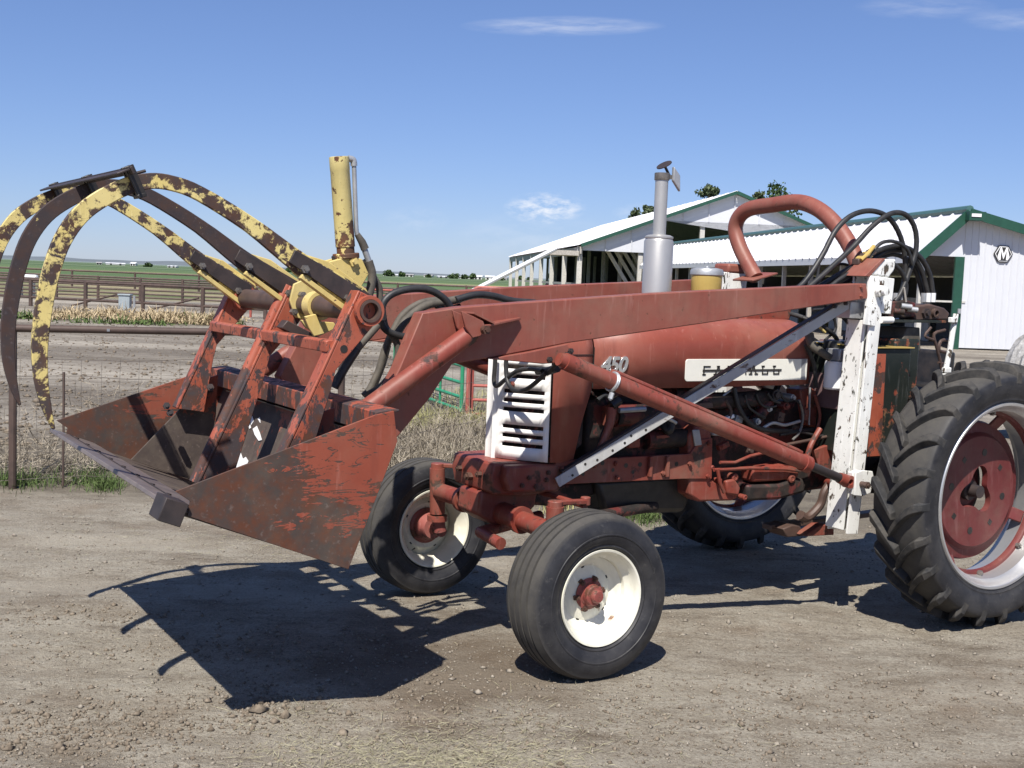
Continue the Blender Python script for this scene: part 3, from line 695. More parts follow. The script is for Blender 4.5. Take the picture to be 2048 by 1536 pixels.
# grille: two convex halves meeting at a centre rib, pierced by horizontal slots
def grille_x(y):
    a = abs(y)/0.27
    return 0.045-0.165*a**1.55
def grille():
    ys = np.concatenate([np.linspace(-0.27, -0.03, 13), np.linspace(0.03, 0.27, 13)])
    slots = []                                           # (z0, z1)
    for zc in (0.945, 0.990, 1.035, 1.120, 1.165, 1.210, 1.285, 1.330, 1.375):
        slots.append((zc-0.010, zc+0.010))
    zs = [0.872]
    for a, b in slots: zs += [a, b]
    zs += [1.545]
    V, Fc = [], []
    for z in zs:
        for y in ys: V.append((grille_x(y)-max(0, (z-1.40))*0.35, y, z))
    n = len(ys)
    lo, hi = 3, 11                                        # slot columns on the right half of each side
    for i in range(len(zs)-1):
        slot = i % 2 == 1
        for k in range(n-1):
            kk = k if k < 12 else k-13
            cut = slot and ((k < 12 and 1 <= k <= 9) or (k > 12 and 2 <= k-13 <= 10))
            if not cut: Fc.append((i*n+k, i*n+k+1, (i+1)*n+k+1, (i+1)*n+k))
    g = MB().add(V, Fc).build('grille', M_grille, TR, smooth=50, recalc=False)
    md = g.modifiers.new('thick', 'SOLIDIFY'); md.thickness = 0.012; md.offset = 0
    return g
gr = grille()
m = MB(); pr = []
for z in (0.868, 1.0, 1.2, 1.40, 1.545):
    xo = 0.062-max(0, z-1.40)*0.35
    pr.append([(xo-0.04, -0.042, z), (xo, -0.030, z), (xo-.008, -0.010, z), (xo-.008, 0.010, z), (xo, 0.030, z), (xo-0.04, 0.042, z)])
vs = [v for r_ in pr for v in r_]; fs = [(i*6+k, i*6+k+1, (i+1)*6+k+1, (i+1)*6+k) for i in range(4) for k in range(5)]
m.add(vs, fs).build('grille_rib', M_grille, gr, smooth=50)
m = MB(); nut(m, (grille_x(.12)+.012, .125, 1.245), (1, 0.4, 0), 0.016, 0.02); m.build('headlight_stud', M_red, TR)
m = MB(); m.box((-0.20, 0, 1.20), (0.09, 0.48, 0.62)); m.build('radiator', M_black_oily, TR)
m = MB(); m.box((-0.155, 0, 1.19), (0.004, 0.44, 0.56)); m.build('radiator_screen', M_engine, TR)
# white name panel with lettering on both sides of the hood
def nameplate():
    a = P(1372, 708, y=HW+.006); b = P(1612, 760, y=HW+.006)
    x0, x1 = a.x, b.x; z1, z0 = 1.380, 1.264
    n = 5; pts = []
    r_ = 0.016
    pts = [(x0-r_+r_*math.cos(t), z1-r_+r_*math.sin(t)) for t in np.linspace(PI/2, 0, n)] + [(x0-r_+r_*math.cos(t), z0+r_+r_*math.sin(t)) for t in np.linspace(0, -PI/2, n)] + [(x1, z0), (x1, z1)]
    np_ = MB().prism(pts, HW+.003, HW+.009).build('nameplate', M_plate, TR, bevel=0.0015)
    gy = HW+.0095
    e = MB(); e.prism([(x1+0.045, z0+.001), (x1+0.012, z0+.001), (x1+0.020, (z0+z1)/2), (x1+0.012, z1-.001), (x1+0.045, z1-.001)], gy-.002, gy+.003); e.build('nameplate_end', M_galv, np_)
    # letters F A R M A L L, thin slab strokes joined by a bar
    lx0 = P(1408, 735, y=gy).x; lx1 = P(1560, 740, y=gy).x
    zc = (z0+z1)/2-0.002; hh = 0.021; adv = (lx1-lx0)/6.55; w_ = adv*0.50; th = 0.0075
    L = {'F': [((0, -1), (0, 1)), ((0, 1), (1, 1)), ((-.15, -1), (.25, -1))], 'A': [((-.1, -1), (.4, 1)), ((.4, 1), (.9, -1)), ((-.3, -1), (.15, -1)), ((.7, -1), (1.15, -1)), ((.2, 1), (.55, 1))],
         'R': [((0, -1), (0, 1)), ((0, 1), (.85, .95)), ((.85, .95), (.85, .15)), ((.35, 0), (.95, -1)), ((-.15, -1), (.25, -1))],
         'M': [((-.1, -1), (.05, 1)), ((.05, 1), (.5, -.6)), ((.5, -.6), (.95, 1)), ((.95, 1), (1.1, -1))], 'L': [((0, -1), (0, 1)), ((0, -1), (.9, -1)), ((.9, -1), (.9, -.4)), ((-.15, 1), (.25, 1))]}
    for i, ch in enumerate('FARMALL'):
        mb = MB(); ox = lx0+adv*i
        for (p, q_) in L[ch]:
            A = Vector((ox+p[0]*w_, gy+.001, zc+p[1]*hh)); B = Vector((ox+q_[0]*w_, gy+.001, zc+q_[1]*hh)); d = (B-A).normalized()*th*0.4
            mb.bar(A-d, B+d, 0.003, th, up=(d.z, 0, -d.x))
        mb.build('letter', M_letter, np_)
    MB().bar((lx0+.008, gy+.0013, zc), (lx1-.01, gy+.0013, zc), 0.003, 0.011).build('letter_bar', M_letter, np_)
nameplate()
def text_mesh(body, size, extrude, mat, parent, origin, name, shear=0.0, xdir=-1, bold=0.0):
    cu = bpy.data.curves.new(name, 'FONT'); cu.body = body; cu.size = size; cu.extrude = extrude; cu.shear = shear; cu.offset = bold; cu.bevel_depth = 0.0015
    ob = bpy.data.objects.new('t', cu); COL.objects.link(ob)
    dg = bpy.context.evaluated_depsgraph_get(); dg.update()
    me = bpy.data.meshes.new_from_object(ob.evaluated_get(dg)); bpy.data.objects.remove(ob)
    for v in me.vertices:
        x, y, z = v.co; v.co = (origin[0]+xdir*x, origin[1]+z, origin[2]+y)
    me.materials.clear(); me.materials.append(mat)
    o = bpy.data.objects.new(name, me); COL.objects.link(o); o.parent = parent; ORIGIN[o.name] = Vector((0, 0, 0)); return o
p450 = P(1200, 745, y=HW+.01)
for i, ch in enumerate('450'):
    text_mesh(ch, 0.108, 0.006, M_chrome, TR, (p450.x-0.052*i, HW+.008, p450.z+0.002), 'model_number', shear=0.25, bold=0.0025)
# fuel tank hump, caps and dashboard cowl behind the hood
m = MB().lathe([(0.0, 1.625), (0.036, 1.624), (0.040, 1.612), (0.040, 1.585)], c=(-1.40, 0.10, 0), axis='z', n=24); m.build('fuel_cap', M_darksteel, TR)
m = MB().lathe([(0.0, 1.610), (0.022, 1.609), (0.024, 1.585)], c=(-1.02, 0.12, 0), axis='z', n=20); m.build('radiator_cap', M_darksteel, TR)
m = MB(); m.prism([(-1.50, 1.575), (-1.84, 1.585), (-1.86, 1.70), (-1.80, 1.72), (-1.52, 1.63)], -0.17, 0.10); m.build('dash_cowl', M_red, TR, bevel=0.01)
def part(mb, name, mat, parent=None, bevel=0.0, mirror=False, smooth=35):
    o = mb.build(name, mat, parent or TR, bevel=bevel, smooth=smooth)
    if mirror: mirror_mesh(o)
    return o
def poly(px_list, y): return [XZ(a, b, y) for a, b in px_list]

# ---- exhaust and air cleaner on the hood
xs = P(1313, 580, y=0.0).x; ex = -0.0
m = MB().lathe([(0.030, 1.57), (0.030, 1.60), (0.074, 1.60), (0.079, 1.606), (0.079, 1.99), (0.072, 2.004), (0.076, 2.008), (0.076, 2.016), (0.06, 2.024), (0.034, 2.027)], c=(xs, ex, 0), axis='z', n=40)
muf = part(m, 'muffler', M_muffler)
m = MB().lathe([(0.035, 2.02), (0.035, 2.335), (0.032, 2.335), (0.032, 2.1)], c=(xs, ex, 0), axis='z', n=32); part(m, 'exhaust_pipe', M_muffler)
m = MB().lathe([(0.0395, 2.315), (0.0405, 2.318), (0.0405, 2.352), (0.037, 2.354), (0.037, 2.32)], c=(xs, ex, 0), axis='z', n=32, closed=True)
m.box((xs-0.045, ex, 2.335), (0.03, 0.03, 0.022)); cap = part(m, 'rain_cap', M_bolt)
# the lid stands open; counterweight hangs behind the hinge
hc = Vector((xs-0.052, ex, 2.345)); n_ = Vector((-0.60, 0.1, 0.79)).normalized()
lidc = hc+Vector((0.040, 0.0, 0.050))
q1 = n_.orthogonal().normalized(); q2 = n_.cross(q1)
def disc(mb, c, n, r, h, k=28):
    a = n.orthogonal().normalized(); return mb.tube([c, c+n*h], r, k)
disc(m := MB(), lidc, Vector((0.55, 0.05, 0.83)).normalized(), 0.043, 0.005); m.bar(lidc, hc+Vector((-.004, 0, -.01)), 0.014, 0.008); m.build('lid', M_darksteel, cap)
m = MB(); m.sweep([hc+Vector((0.0, 0.015, 0.045)), hc+Vector((-0.045, 0.015, 0.0)), hc+Vector((-0.05, 0.015, -0.085)), hc+Vector((0.0, 0.015, -0.03))], 0.02); m.build('counterweight', M_galv, cap, bevel=0.004)
ac = P(1412, 580, y=0.02); AZ = ac.z-1.605
m = MB().lathe([(0.0, AZ+1.58), (0.080, AZ+1.58), (0.084, AZ+1.59), (0.086, AZ+1.690)], c=(ac.x, 0.02, 0), axis='z', n=40); m.lathe([(0.03, 1.55), (0.03, AZ+1.58)], c=(ac.x, .02, 0), axis='z', n=16); part(m, 'precleaner_bowl', M_bowl)
m = MB().lathe([(0.088, AZ+1.685), (0.091, AZ+1.688), (0.091, AZ+1.708), (0.085, AZ+1.720), (0.05, AZ+1.727), (0.012, AZ+1.728), (0.010, AZ+1.736), (0.0, AZ+1.737)], c=(ac.x, 0.02, 0), axis='z', n=40); part(m, 'precleaner_lid', M_galv)

# ---- frame rails and front bolster
rail = poly([(1112, 924), (1160, 919), (1380, 908), (1400, 880), (1425, 876), (1424, 958), (1365, 958), (1160, 967), (1108, 970)], 0.26)
railo = part(MB().prism(rail, 0.235, 0.26), 'frame_rail', M_red, bevel=0.003, mirror=True)
for (a, b) in ((1130, 936), (1165, 934), (1192, 931), (1166, 948), (1226, 940), (1252, 931), (1280, 929), (1266, 944), (1353, 928), (1205, 926), (1300, 936)):
    c = P(a, b, y=0.2605)
    m = MB(); m.lathe([(0.0125 if (a+b) % 2 else 0.010, 0.2580), (0.0125 if (a+b) % 2 else 0.010, 0.2612), (0.0, 0.2612)], c=(c.x, 0, c.z), n=12); m.build('rail_hole', M_black_oily, railo)
for (a, b) in ((1231, 927), (1122, 937), (1298, 950), (1233, 955), (1325, 946), (1378, 927), (1417, 886), (1415, 952)):
    c = P(a, b, y=0.2605); m = MB(); nut(m, (c.x, 0.26, c.z), (0, 1, 0), 0.013, 0.014); m.build('bolt', M_red, railo)
for a in (1299, 1333):
    c0 = P(a, 912, y=.262); c1 = P(a-2, 953, y=.262); m = MB(); m.bar((c0.x, .272, c0.z), (c1.x, .272, c1.z), 0.022, 0.020, up=(1, 0, 0)); m.build('rail_rib', M_red, railo, bevel=.003)
bol = [(0.145, 0.868), (0.16, 0.80), (0.14, 0.715), (-0.02, 0.700), (-0.20, 0.705), (-0.20, 0.868)]
m = MB().prism(bol, -0.20, 0.20); m.prism([(0.10, 0.862), (0.115, 0.80), (0.09, 0.735), (-0.20, 0.72), (-0.20, 0.862)], 0.20, 0.262); m.prism([(0.10, 0.862), (0.115, 0.80), (0.09, 0.735), (-0.20, 0.72), (-0.20, 0.862)], -0.262, -0.20)
bo = part(m, 'front_bolster', M_red, bevel=0.012)
for y, z, r_ in ((0.10, 0.80, .016), (-0.10, 0.80, .016), (0.0, 0.775, .022)):
    b = MB(); nut(b, (0.15, y, z), (1, 0, 0), r_, 0.03); b.build('bolt', M_rustybolt, bo)
for (x, z) in ((-0.02, 0.80), (-0.12, 0.785), (0.02, 0.765), (-0.13, 0.82), (-0.06, 0.755)):
    b = MB(); nut(b, (x, 0.262, z), (0, 1, 0), 0.012, 0.012); b.build('bolt', M_rustybolt, bo)
# steering gear and pivot block under it
m = MB().prism([(0.16, 0.715), (0.17, 0.60), (0.08, 0.545), (-0.08, 0.55), (-0.16, 0.62), (-0.18, 0.715)], -0.11, 0.11); part(m, 'axle_pivot', M_red, bevel=0.015)
m = MB().prism([(-0.02, 0.73), (-0.05, 0.64), (-0.35, 0.60), (-0.55, 0.66), (-0.55, 0.73)], -0.10, 0.10); part(m, 'steering_gear', M_engine, bevel=0.02)
# ---- wide front axle: telescoping tubes, knuckles, spindles, steering arms, tie rod
ax_c = Vector((0.02, 0, 0.585))
m = MB().tube([(0.03, -0.30, 0.600), (0.03, 0.30, 0.600)], 0.056, 20); part(m, 'axle_tube', M_red)
for s in (1, -1):
    kx, ky = 0.03, s*0.585
    part(MB().tube([(0.03, s*0.29, 0.600), (0.028, s*0.56, 0.595)], 0.046, 18), 'axle_extension', M_red)
    part(MB().lathe([(0.0, -.001), (0.067, 0.0), (0.067, 0.03), (0.0, 0.031)], c=(0.03, s*0.285-0.015, 0.600), n=24), 'axle_collar', M_red)
    m = MB().cyl((0.025, ky, 0.47), (0.035, ky, 0.72), 0.042, 18); m.cyl((0.025, ky, 0.46), (0.025, ky, 0.43), 0.055, 18); part(m, 'knuckle', M_red)
    m = MB(); m.cyl((0.02, ky, 0.44), (0.005, ky, 0.37), 0.036, 14); m.cyl((0.0, ky-s*0.01, 0.37), (0.0, s*0.80, 0.367), 0.032, 14); part(m, 'spindle', M_hub)
    m = MB(); m.cyl((0.035, ky, 0.715), (0.035, ky, 0.748), 0.036, 14); m.bar((0.035, ky, 0.738), (-0.17, ky-s*.05, 0.722), 0.042, 0.022); m.cyl((-0.17, ky-s*.05, .705), (-.17, ky-s*.05, .745), 0.024, 12); part(m, 'steering_arm', M_red, bevel=.004)
m = MB().tube([(-0.17, 0.535, 0.70), (-0.17, 0.06, 0.70)], 0.014, 10); part(m, 'tie_rod', M_red)
m = MB().tube([(-0.17, -0.535, 0.70), (-0.17, -0.06, 0.70)], 0.014, 10); part(m, 'tie_rod', M_red)
a_ = P(1040, 1062, y=0.25); m = MB().tube([(0.16, 0.32, 0.50), (0.16, 0.12, 0.515), (-0.25, 0.02, 0.55)], 0.030, 12); part(m, 'stay_rod', M_red)
m = MB().tube([(0.0, -0.42, 0.60), (-0.9, -0.14, 0.58)], 0.028, 12); part(m, 'radius_rod', M_engine)
m = MB().tube([(0.0, 0.42, 0.60), (-0.9, 0.14, 0.58)], 0.028, 12); part(m, 'radius_rod', M_engine)

# ---- engine and running gear
m = MB().prism([(-0.52, 1.20), (-0.52, 0.74), (-1.16, 0.74), (-1.16, 1.20)], -0.17, 0.17); eng = part(m, 'engine_block', M_engine, bevel=0.012)
m = MB().prism([(-0.54, 1.215), (-0.54, 1.18), (-1.20, 1.18), (-1.20, 1.215)], -0.19, 0.19); part(m, 'cylinder_head', M_engine, bevel=0.008)
m = MB().prism([(-0.50, 0.745), (-0.56, 0.56), (-1.10, 0.53), (-1.20, 0.745)], -0.15, 0.15); part(m, 'oil_pan', M_black_oily, bevel=0.03)
m = MB().prism([(-0.40, 1.17), (-0.40, 0.80), (-0.52, 0.78), (-0.52, 1.18)], -0.16, 0.19); part(m, 'timing_cover', M_engine, bevel=0.02)
m = MB().lathe([(0.0, -0.005), (0.19, 0.0), (0.19, 0.015), (0.0, 0.02)], c=(-0.315, 0, 1.13), axis='x', n=32); part(m, 'fan', M_black_oily)
m = MB().prism([(-0.255, 1.23), (-0.255, 0.90), (-0.325, 0.95), (-0.335, 1.235)], 0.225, 0.262); part(m, 'fan_shroud', M_engine, bevel=.006)
m = MB().prism([(-0.262, 1.21), (-0.262, 0.98), (-0.285, 0.98), (-0.31, 1.21)], 0.262, 0.268); part(m, 'shroud_edge', M_red, bevel=.002)
# generator with pulley on the near side, bright shaft and water pipe
g0 = P(1222, 832, y=0.24); g1 = P(1300, 826, y=0.22)
m = MB().lathe([(0.0, 0.0), (0.052, 0.002), (0.056, -0.012), (0.035, -0.022), (0.055, -0.035), (0.05, -0.045), (0.0, -0.046)], c=(g0.x+.02, 0.22, g0.z), axis='x', n=28); part(m, 'pulley', M_red)
part(MB().cyl((g0.x-.03, .22, g0.z), (g0.x-0.30, .215, g0.z+.005), 0.060, 24), 'generator', M_engine)
part(MB().cyl(P(1238, 821, y=.285), P(1290, 818, y=.285), 0.014, 12), 'water_pipe', M_galv)
m = MB().tube([P(1224, 815, y=.28), P(1220, 845, y=.285), P(1212, 868, y=.285), P(1196, 905, y=.28), P(1190, 935, y=.27)], [0.028, 0.03, 0.026, 0.012, 0.010], 12, smooth_steps=4); part(m, 'belt_tensioner', M_red)
part(MB().cyl(P(1238, 800, y=.29), P(1222, 812, y=.29), 0.026, 14), 'tensioner_cap', M_black_oily)
# manifold, carburettor, starter, pipes: the near side of the engine below the hood
m = MB().tube([P(1345, 790, y=.20), P(1400, 800, y=.22), P(1480, 800, y=.22), P(1530, 795, y=.20)], 0.045, 14, smooth_steps=4); part(m, 'manifold', M_engine)
m = MB().tube([P(1545, 790, y=.21), P(1520, 830, y=.22), P(1500, 850, y=.2)], 0.034, 12, smooth_steps=4); part(m, 'exhaust_elbow', M_engine)
c = P(1440, 850, y=.24); m = MB().cyl((c.x, .20, c.z-.06), (c.x, .20, c.z+.05), 0.038, 16); m.box((c.x, .21, c.z), (0.10, .07, .05)); part(m, 'carburettor', M_galv, bevel=.006)
c = P(1455, 835, y=.25); m = MB(); m.box((c.x, .255, c.z), (0.07, .03, .02), Matrix.Rotation(.3, 3, 'Y')); part(m, 'fuel_line_fitting', M_filter, bevel=.004)
c = P(1405, 808, y=.29); m = MB().prism([(c.x-.06, c.z-.02), (c.x+.05, c.z-.022), (c.x+.06, c.z+.005), (c.x-.05, c.z+.012)], .24, .31); part(m, 'heat_shield', M_pipe, bevel=.003)
part(MB().cyl(P(1290, 880, y=.19), P(1372, 875, y=.19), 0.050, 20), 'starter', M_engine)
c = P(1268, 886, y=.245); m = MB(); m.box((c.x, .225, c.z), (.075, .05, .05)); part(m, 'side_plate_cover', M_red, bevel=.006)
c = P(1325, 873, y=.235); m = MB(); m.prism([(c.x+.045, c.z+.006), (c.x-.02, c.z+.010), (c.x-.05, c.z-.004), (c.x-.01, c.z-.010), (c.x+.04, c.z-.008)], .18, .24); part(m, 'dipstick_boss', M_red, bevel=.003)
part(MB().tube([P(1326, 850, y=.22), P(1337, 862, y=.25), P(1342, 850, y=.25), P(1330, 838, y=.22)], 0.022, 10, smooth_steps=4), 'water_hose', M_hose)
# hoses and rods under the hood
part(MB().tube([P(1468, 775, y=.27), P(1478, 815, y=.28), P(1505, 850, y=.28), P(1560, 862, y=.26), P(1690, 856, y=.22)], 0.013, 10, smooth_steps=5), 'engine_hose', M_hose)
part(MB().cyl(P(1425, 806, y=.25), P(1465, 778, y=.25), 0.006, 8), 'throttle_rod', M_galv)
part(MB().cyl(P(1525, 835, y=.23), P(1556, 780, y=.23), 0.006, 8), 'choke_rod', M_galv)
part(MB().cyl(P(1570, 890, y=.30), P(1690, 866, y=.28), 0.009, 8), 'clutch_rod', M_pipe)
part(MB().cyl(P(1620, 775, y=.24), P(1618, 850, y=.24), 0.006, 8), 'governor_rod', M_galv)
for (a, b, r_, mat, nm) in ((1552, 790, .030, M_darksteel, 'distributor'), (1572, 812, .022, M_engine, 'magneto_drive'), (1500, 845, .020, M_engine, 'fuel_pump'), (1585, 795, .018, M_galv, 'oil_gauge'), (1538, 818, .016, M_galv, 'filter_nut'), (1515, 843, .018, M_galv, 'pipe_union')):
    c = P(a, b, y=.25); m = MB().cyl((c.x, .15, c.z), (c.x, .255, c.z), r_, 16); m.cyl((c.x, .255, c.z), (c.x, .268, c.z), r_*.6, 12); part(m, nm, mat)
m = MB().prism(poly([(1600, 780), (1625, 775), (1650, 800), (1648, 860), (1612, 850)], .2), .08, .2); part(m, 'governor_housing', M_red, bevel=.01)
m = MB().prism(poly([(1655, 780), (1690, 775), (1692, 850), (1660, 845)], .22), .10, .22); part(m, 'hydraulic_pump', M_engine, bevel=.01)
# bell housing, clutch housing and transmission
bell = poly([(1378, 872), (1395, 850), (1424, 862), (1426, 900), (1424, 960), (1470, 985), (1470, 1002), (1400, 1004), (1380, 990)], 0.255)
m = MB().prism(bell, -0.25, 0.25); bh = part(m, 'bell_housing', M_red, bevel=0.012)
c = P(1394, 876, y=.262); m = MB().prism(poly([(1385, 860), (1399, 859), (1404, 890), (1390, 892)], .262), .252, .264); m.build('inspection_cover', M_galv, bh, bevel=.004)
m = MB().prism([(-1.20, 1.10), (-1.16, 0.66), (-1.95, 0.60), (-2.60, 0.62), (-2.60, 1.02), (-2.0, 1.14)], -0.16, 0.16); part(m, 'transmission_case', M_engine, bevel=0.02)
# side castings and linkage seen between the rail and the loader post
m = MB().prism(poly([(1425, 962), (1480, 980), (1475, 1000), (1430, 1004)], .24), .14, .24); part(m, 'belly_casting', M_red, bevel=.02)
m = MB().prism(poly([(1505, 935), (1560, 928), (1600, 935), (1598, 955), (1560, 962), (1505, 965)], .25), .14, .25); part(m, 'gear_cover', M_red, bevel=.015)
m = MB().prism(poly([(1495, 970), (1560, 968), (1590, 955), (1610, 958), (1612, 985), (1560, 1000), (1496, 1003)], .25), .14, .25); part(m, 'lower_gear_cover', M_engine, bevel=.018)
for (a, b, r_) in ((1584, 957, .024), (1490, 995, .016), (1470, 955, .022), (1648, 930, .030), (1425, 935, .012), (1440, 962, .014)):
    c = P(a, b, y=.26); m = MB().lathe([(r_, .22), (r_, .262), (r_*.55, .266), (r_*.5, .262), (0, .262)], c=(c.x, 0, c.z), n=20); part(m, 'boss', M_red)
part(MB().tube([P(1428, 940, y=.275), P(1500, 936, y=.275), P(1570, 938, y=.27), P(1600, 942, y=.27)], 0.010, 8), 'linkage_rod', M_red)
part(MB().tube([P(1435, 938, y=.29), P(1440, 965, y=.29), P(1448, 985, y=.285)], 0.010, 8, smooth_steps=3), 'linkage_arm', M_red)
part(MB().tube([P(1440, 925, y=.285), P(1470, 925, y=.285), P(1500, 912, y=.28), P(1530, 905, y=.27)], 0.009, 8), 'brake_rod', M_red)
part(MB().prism(poly([(1452, 962), (1470, 958), (1482, 975), (1478, 992), (1455, 988)], .27), .22, .27), 'rock_shaft_lever', M_red, bevel=.01)
part(MB().tube([P(1640, 858, y=.30), P(1622, 890, y=.31), P(1612, 922, y=.31)], [.017, .015, .015], 10, smooth_steps=4), 'clutch_pedal', M_red)
part(MB().prism(poly([(1628, 900), (1672, 885), (1672, 945), (1640, 940)], .3), .27, .3), 'platform_bracket', M_red, bevel=.004)
# drawbar, swinging hitch arm, step
m = MB().tube([P(1660, 965, y=.34), P(1648, 985, y=.34), P(1640, 1010, y=.33), P(1615, 1035, y=.32), P(1600, 1030, y=.32)], [.022, .02, .019, .024, .028], 10, smooth_steps=4); part(m, 'brake_pedal', M_pipe)
part(MB().cyl(P(1655, 965, y=.30), P(1668, 968, y=.42), 0.022, 14), 'pedal_pad', M_red)
m = MB(); m.bar((-1.75, 0.10, 0.40), (-3.0, 0.0, 0.40), 0.07, 0.03); part(m, 'drawbar', M_pipe, bevel=.004)
m = MB().prism(poly([(1566, 1058), (1585, 1050), (1600, 1052), (1612, 1072), (1575, 1075)], .2), .05, .2); part(m, 'hitch_bracket', M_pipe, bevel=.006)
m = MB().prism(poly([(1618, 1066), (1642, 1050), (1668, 1050), (1668, 1070), (1612, 1073)], .28), .20, .28); part(m, 'frame_foot', M_red, bevel=.004)
# rear axle and final drives
part(MB().cyl((-L_WB, -0.80, 0.712), (-L_WB, 0.80, 0.712), 0.085, 20), 'axle_housing', M_engine)
part(MB().prism([(-2.2, 1.05), (-2.1, 0.62), (-2.7, 0.55), (-2.8, 0.95)], -.30, .30), 'final_drive', M_engine, bevel=.03)

# ---- steering wheel, dash, seat
sw = Vector((-2.02, 0.02, 1.535)); axis = Vector((-0.45, 0, 0.89)).normalized(); a_ = axis.orthogonal().normalized(); b_ = axis.cross(a_)
m = MB().tube([sw+(a_*math.cos(t)+b_*math.sin(t))*0.21 for t in np.linspace(0, 2*PI, 41)], 0.013, 10, caps=False)
for t in (0.4, 0.4+2*PI/3, 0.4+4*PI/3): m.bar(sw-axis*.01, sw+(a_*math.cos(t)+b_*math.sin(t))*0.205, 0.024, 0.010, up=axis)
m.tube([sw-axis*.03, sw+axis*.02], .035, 16); m.tube([sw, sw-axis*.5], .018, 10); part(m, 'steering_wheel', M_hose)
m = MB().prism([(-2.62, 1.14), (-2.62, 1.20), (-3.02, 1.20), (-3.06, 1.42), (-3.11, 1.42), (-3.10, 1.13)], -.24, .24); part(m, 'seat', M_black_oily, bevel=.02)
m = MB().prism([(-2.60, 1.0), (-2.62, 1.14), (-3.0, 1.14), (-2.95, 1.0)], -.14, .14); part(m, 'seat_support', M_engine, bevel=.01)
m = MB().prism([(-1.98, 1.28), (-1.98, 1.10), (-2.30, 1.08), (-2.42, 1.24), (-2.34, 1.48), (-2.12, 1.48)], .06, .42); part(m, 'side_panel', M_purple, bevel=.006)
# spin-on filter on its head, with the elbow hose
fc = P(1672, 750, y=.36)
fil = part(MB().lathe([(0.0, -.080), (0.058, -.080), (0.066, -.070), (0.066, .062), (0.060, .078), (0.0, .080)], c=(fc.x, .36, fc.z), axis='z', n=36), 'oil_filter', M_filter)
m = MB(); m.bar((fc.x+.03, .425, fc.z+.030), (fc.x-.03, .425, fc.z+.030), .003, .010); m.bar((fc.x+.03, .4255, fc.z+.008), (fc.x-.005, .4255, fc.z+.008), .003, .007); m.build('filter_print', M_darksteel, fil)
m = MB(); m.box((fc.x-.02, .36, fc.z+.115), (.12, .10, .065))
for k in range(4): m.cyl((fc.x+.03-.03*k, .41, fc.z+.085), (fc.x+.03-.03*k, .41, fc.z+.15), .010, 8)
part(m, 'filter_head', M_galv, bevel=.006)
part(MB().tube([P(1618, 668, y=.30), P(1624, 690, y=.33), P(1640, 702, y=.36), P(1660, 716, y=.38)], [.026, .028, .030, .022], 12, smooth_steps=4), 'suction_hose', M_hoseold)
c = P(1668, 686, y=.28); part(MB().lathe([(0, -.03), (.055, -.028), (.06, 0), (.055, .012), (.0, .014)], c=(c.x, .28, c.z), axis='z', n=28), 'breather_cap', M_hose)
part(MB().tube([P(1612, 690, y=.30), P(1628, 730, y=.30), P(1632, 775, y=.29)], .012, 8, smooth_steps=4), 'battery_cable', M_hose)
for pts in ([(1640, 600), (1690, 640), (1720, 690)], [(1655, 605), (1672, 655), (1650, 680)], [(1632, 640), (1660, 630), (1715, 640), (1735, 625)], [(1625, 620), (1680, 615), (1730, 605)]):
    part(MB().tube([P(a, b, y=.22) for a, b in pts], .008, 8, smooth_steps=4), 'wiring', M_hose)
part(MB().tube([P(1634, 645, y=.24), P(1640, 655, y=.25), P(1650, 665, y=.25)], .008, 8), 'yellow_wire', M_yellow2)

# small plumbing, wiring and brackets crowded on the near side of the engine
for (pts, r_, mat, nm) in (
    ([(1490, 790), (1496, 812), (1512, 826), (1530, 836)], .007, M_hose, 'plug_wire'), ([(1512, 788), (1520, 806), (1535, 815), (1552, 812)], .007, M_hose, 'plug_wire'), ([(1535, 786), (1545, 800), (1560, 806)], .007, M_hose, 'plug_wire'),
    ([(1560, 786), (1572, 802), (1590, 800), (1604, 812)], .007, M_hose, 'plug_wire'), ([(1440, 870), (1470, 862), (1500, 868), (1520, 880)], .008, M_galv, 'fuel_pipe'), ([(1520, 860), (1545, 846), (1570, 850), (1600, 842)], .009, M_galv, 'oil_pipe'),
    ([(1598, 800), (1606, 830), (1600, 862), (1585, 880)], .008, M_bolt, 'oil_pipe'), ([(1450, 800), (1462, 822), (1455, 845)], .010, M_pipe, 'breather_pipe'), ([(1560, 870), (1600, 864), (1640, 872), (1680, 864)], .008, M_hose, 'wiring'), ([(1630, 790), (1640, 830), (1632, 868)], .009, M_red, 'control_rod'),
    ([(1300, 842), (1330, 836), (1352, 846)], .010, M_galv, 'water_line'), ([(1195, 800), (1210, 790), (1222, 800)], .012, M_hose, 'fan_belt'), ([(1188, 930), (1200, 880), (1216, 840)], .009, M_hose, 'fan_belt')):
    part(MB().tube([P(a, b, y=.262) for a, b in pts], r_, 8, smooth_steps=4), nm, mat)
for (a, b, w_, h_, mat, nm) in ((1478, 838, .05, .035, M_galv, 'pipe_bracket'), (1530, 862, .06, .04, M_red, 'mount_bracket'), (1562, 834, .045, .05, M_pipe, 'regulator'), (1590, 856, .05, .03, M_engine, 'pump_flange'), (1612, 830, .035, .06, M_red, 'governor_arm'), (1448, 892, .07, .03, M_red, 'starter_bracket'), (1500, 900, .05, .03, M_pipe, 'pipe_clip'), (1660, 830, .05, .07, M_red, 'pump_bracket'), (1548, 905, .06, .025, M_engine, 'cover_flange')):
    c = P(a, b, y=.255); m = MB(); m.box((c.x, .245, c.z), (w_, .03, h_), Matrix.Rotation((a % 7-3)*.12, 3, 'Y')); nut(m, (c.x+w_*.25, .26, c.z), (0, 1, 0), .008, .008); part(m, nm, mat, bevel=.004)
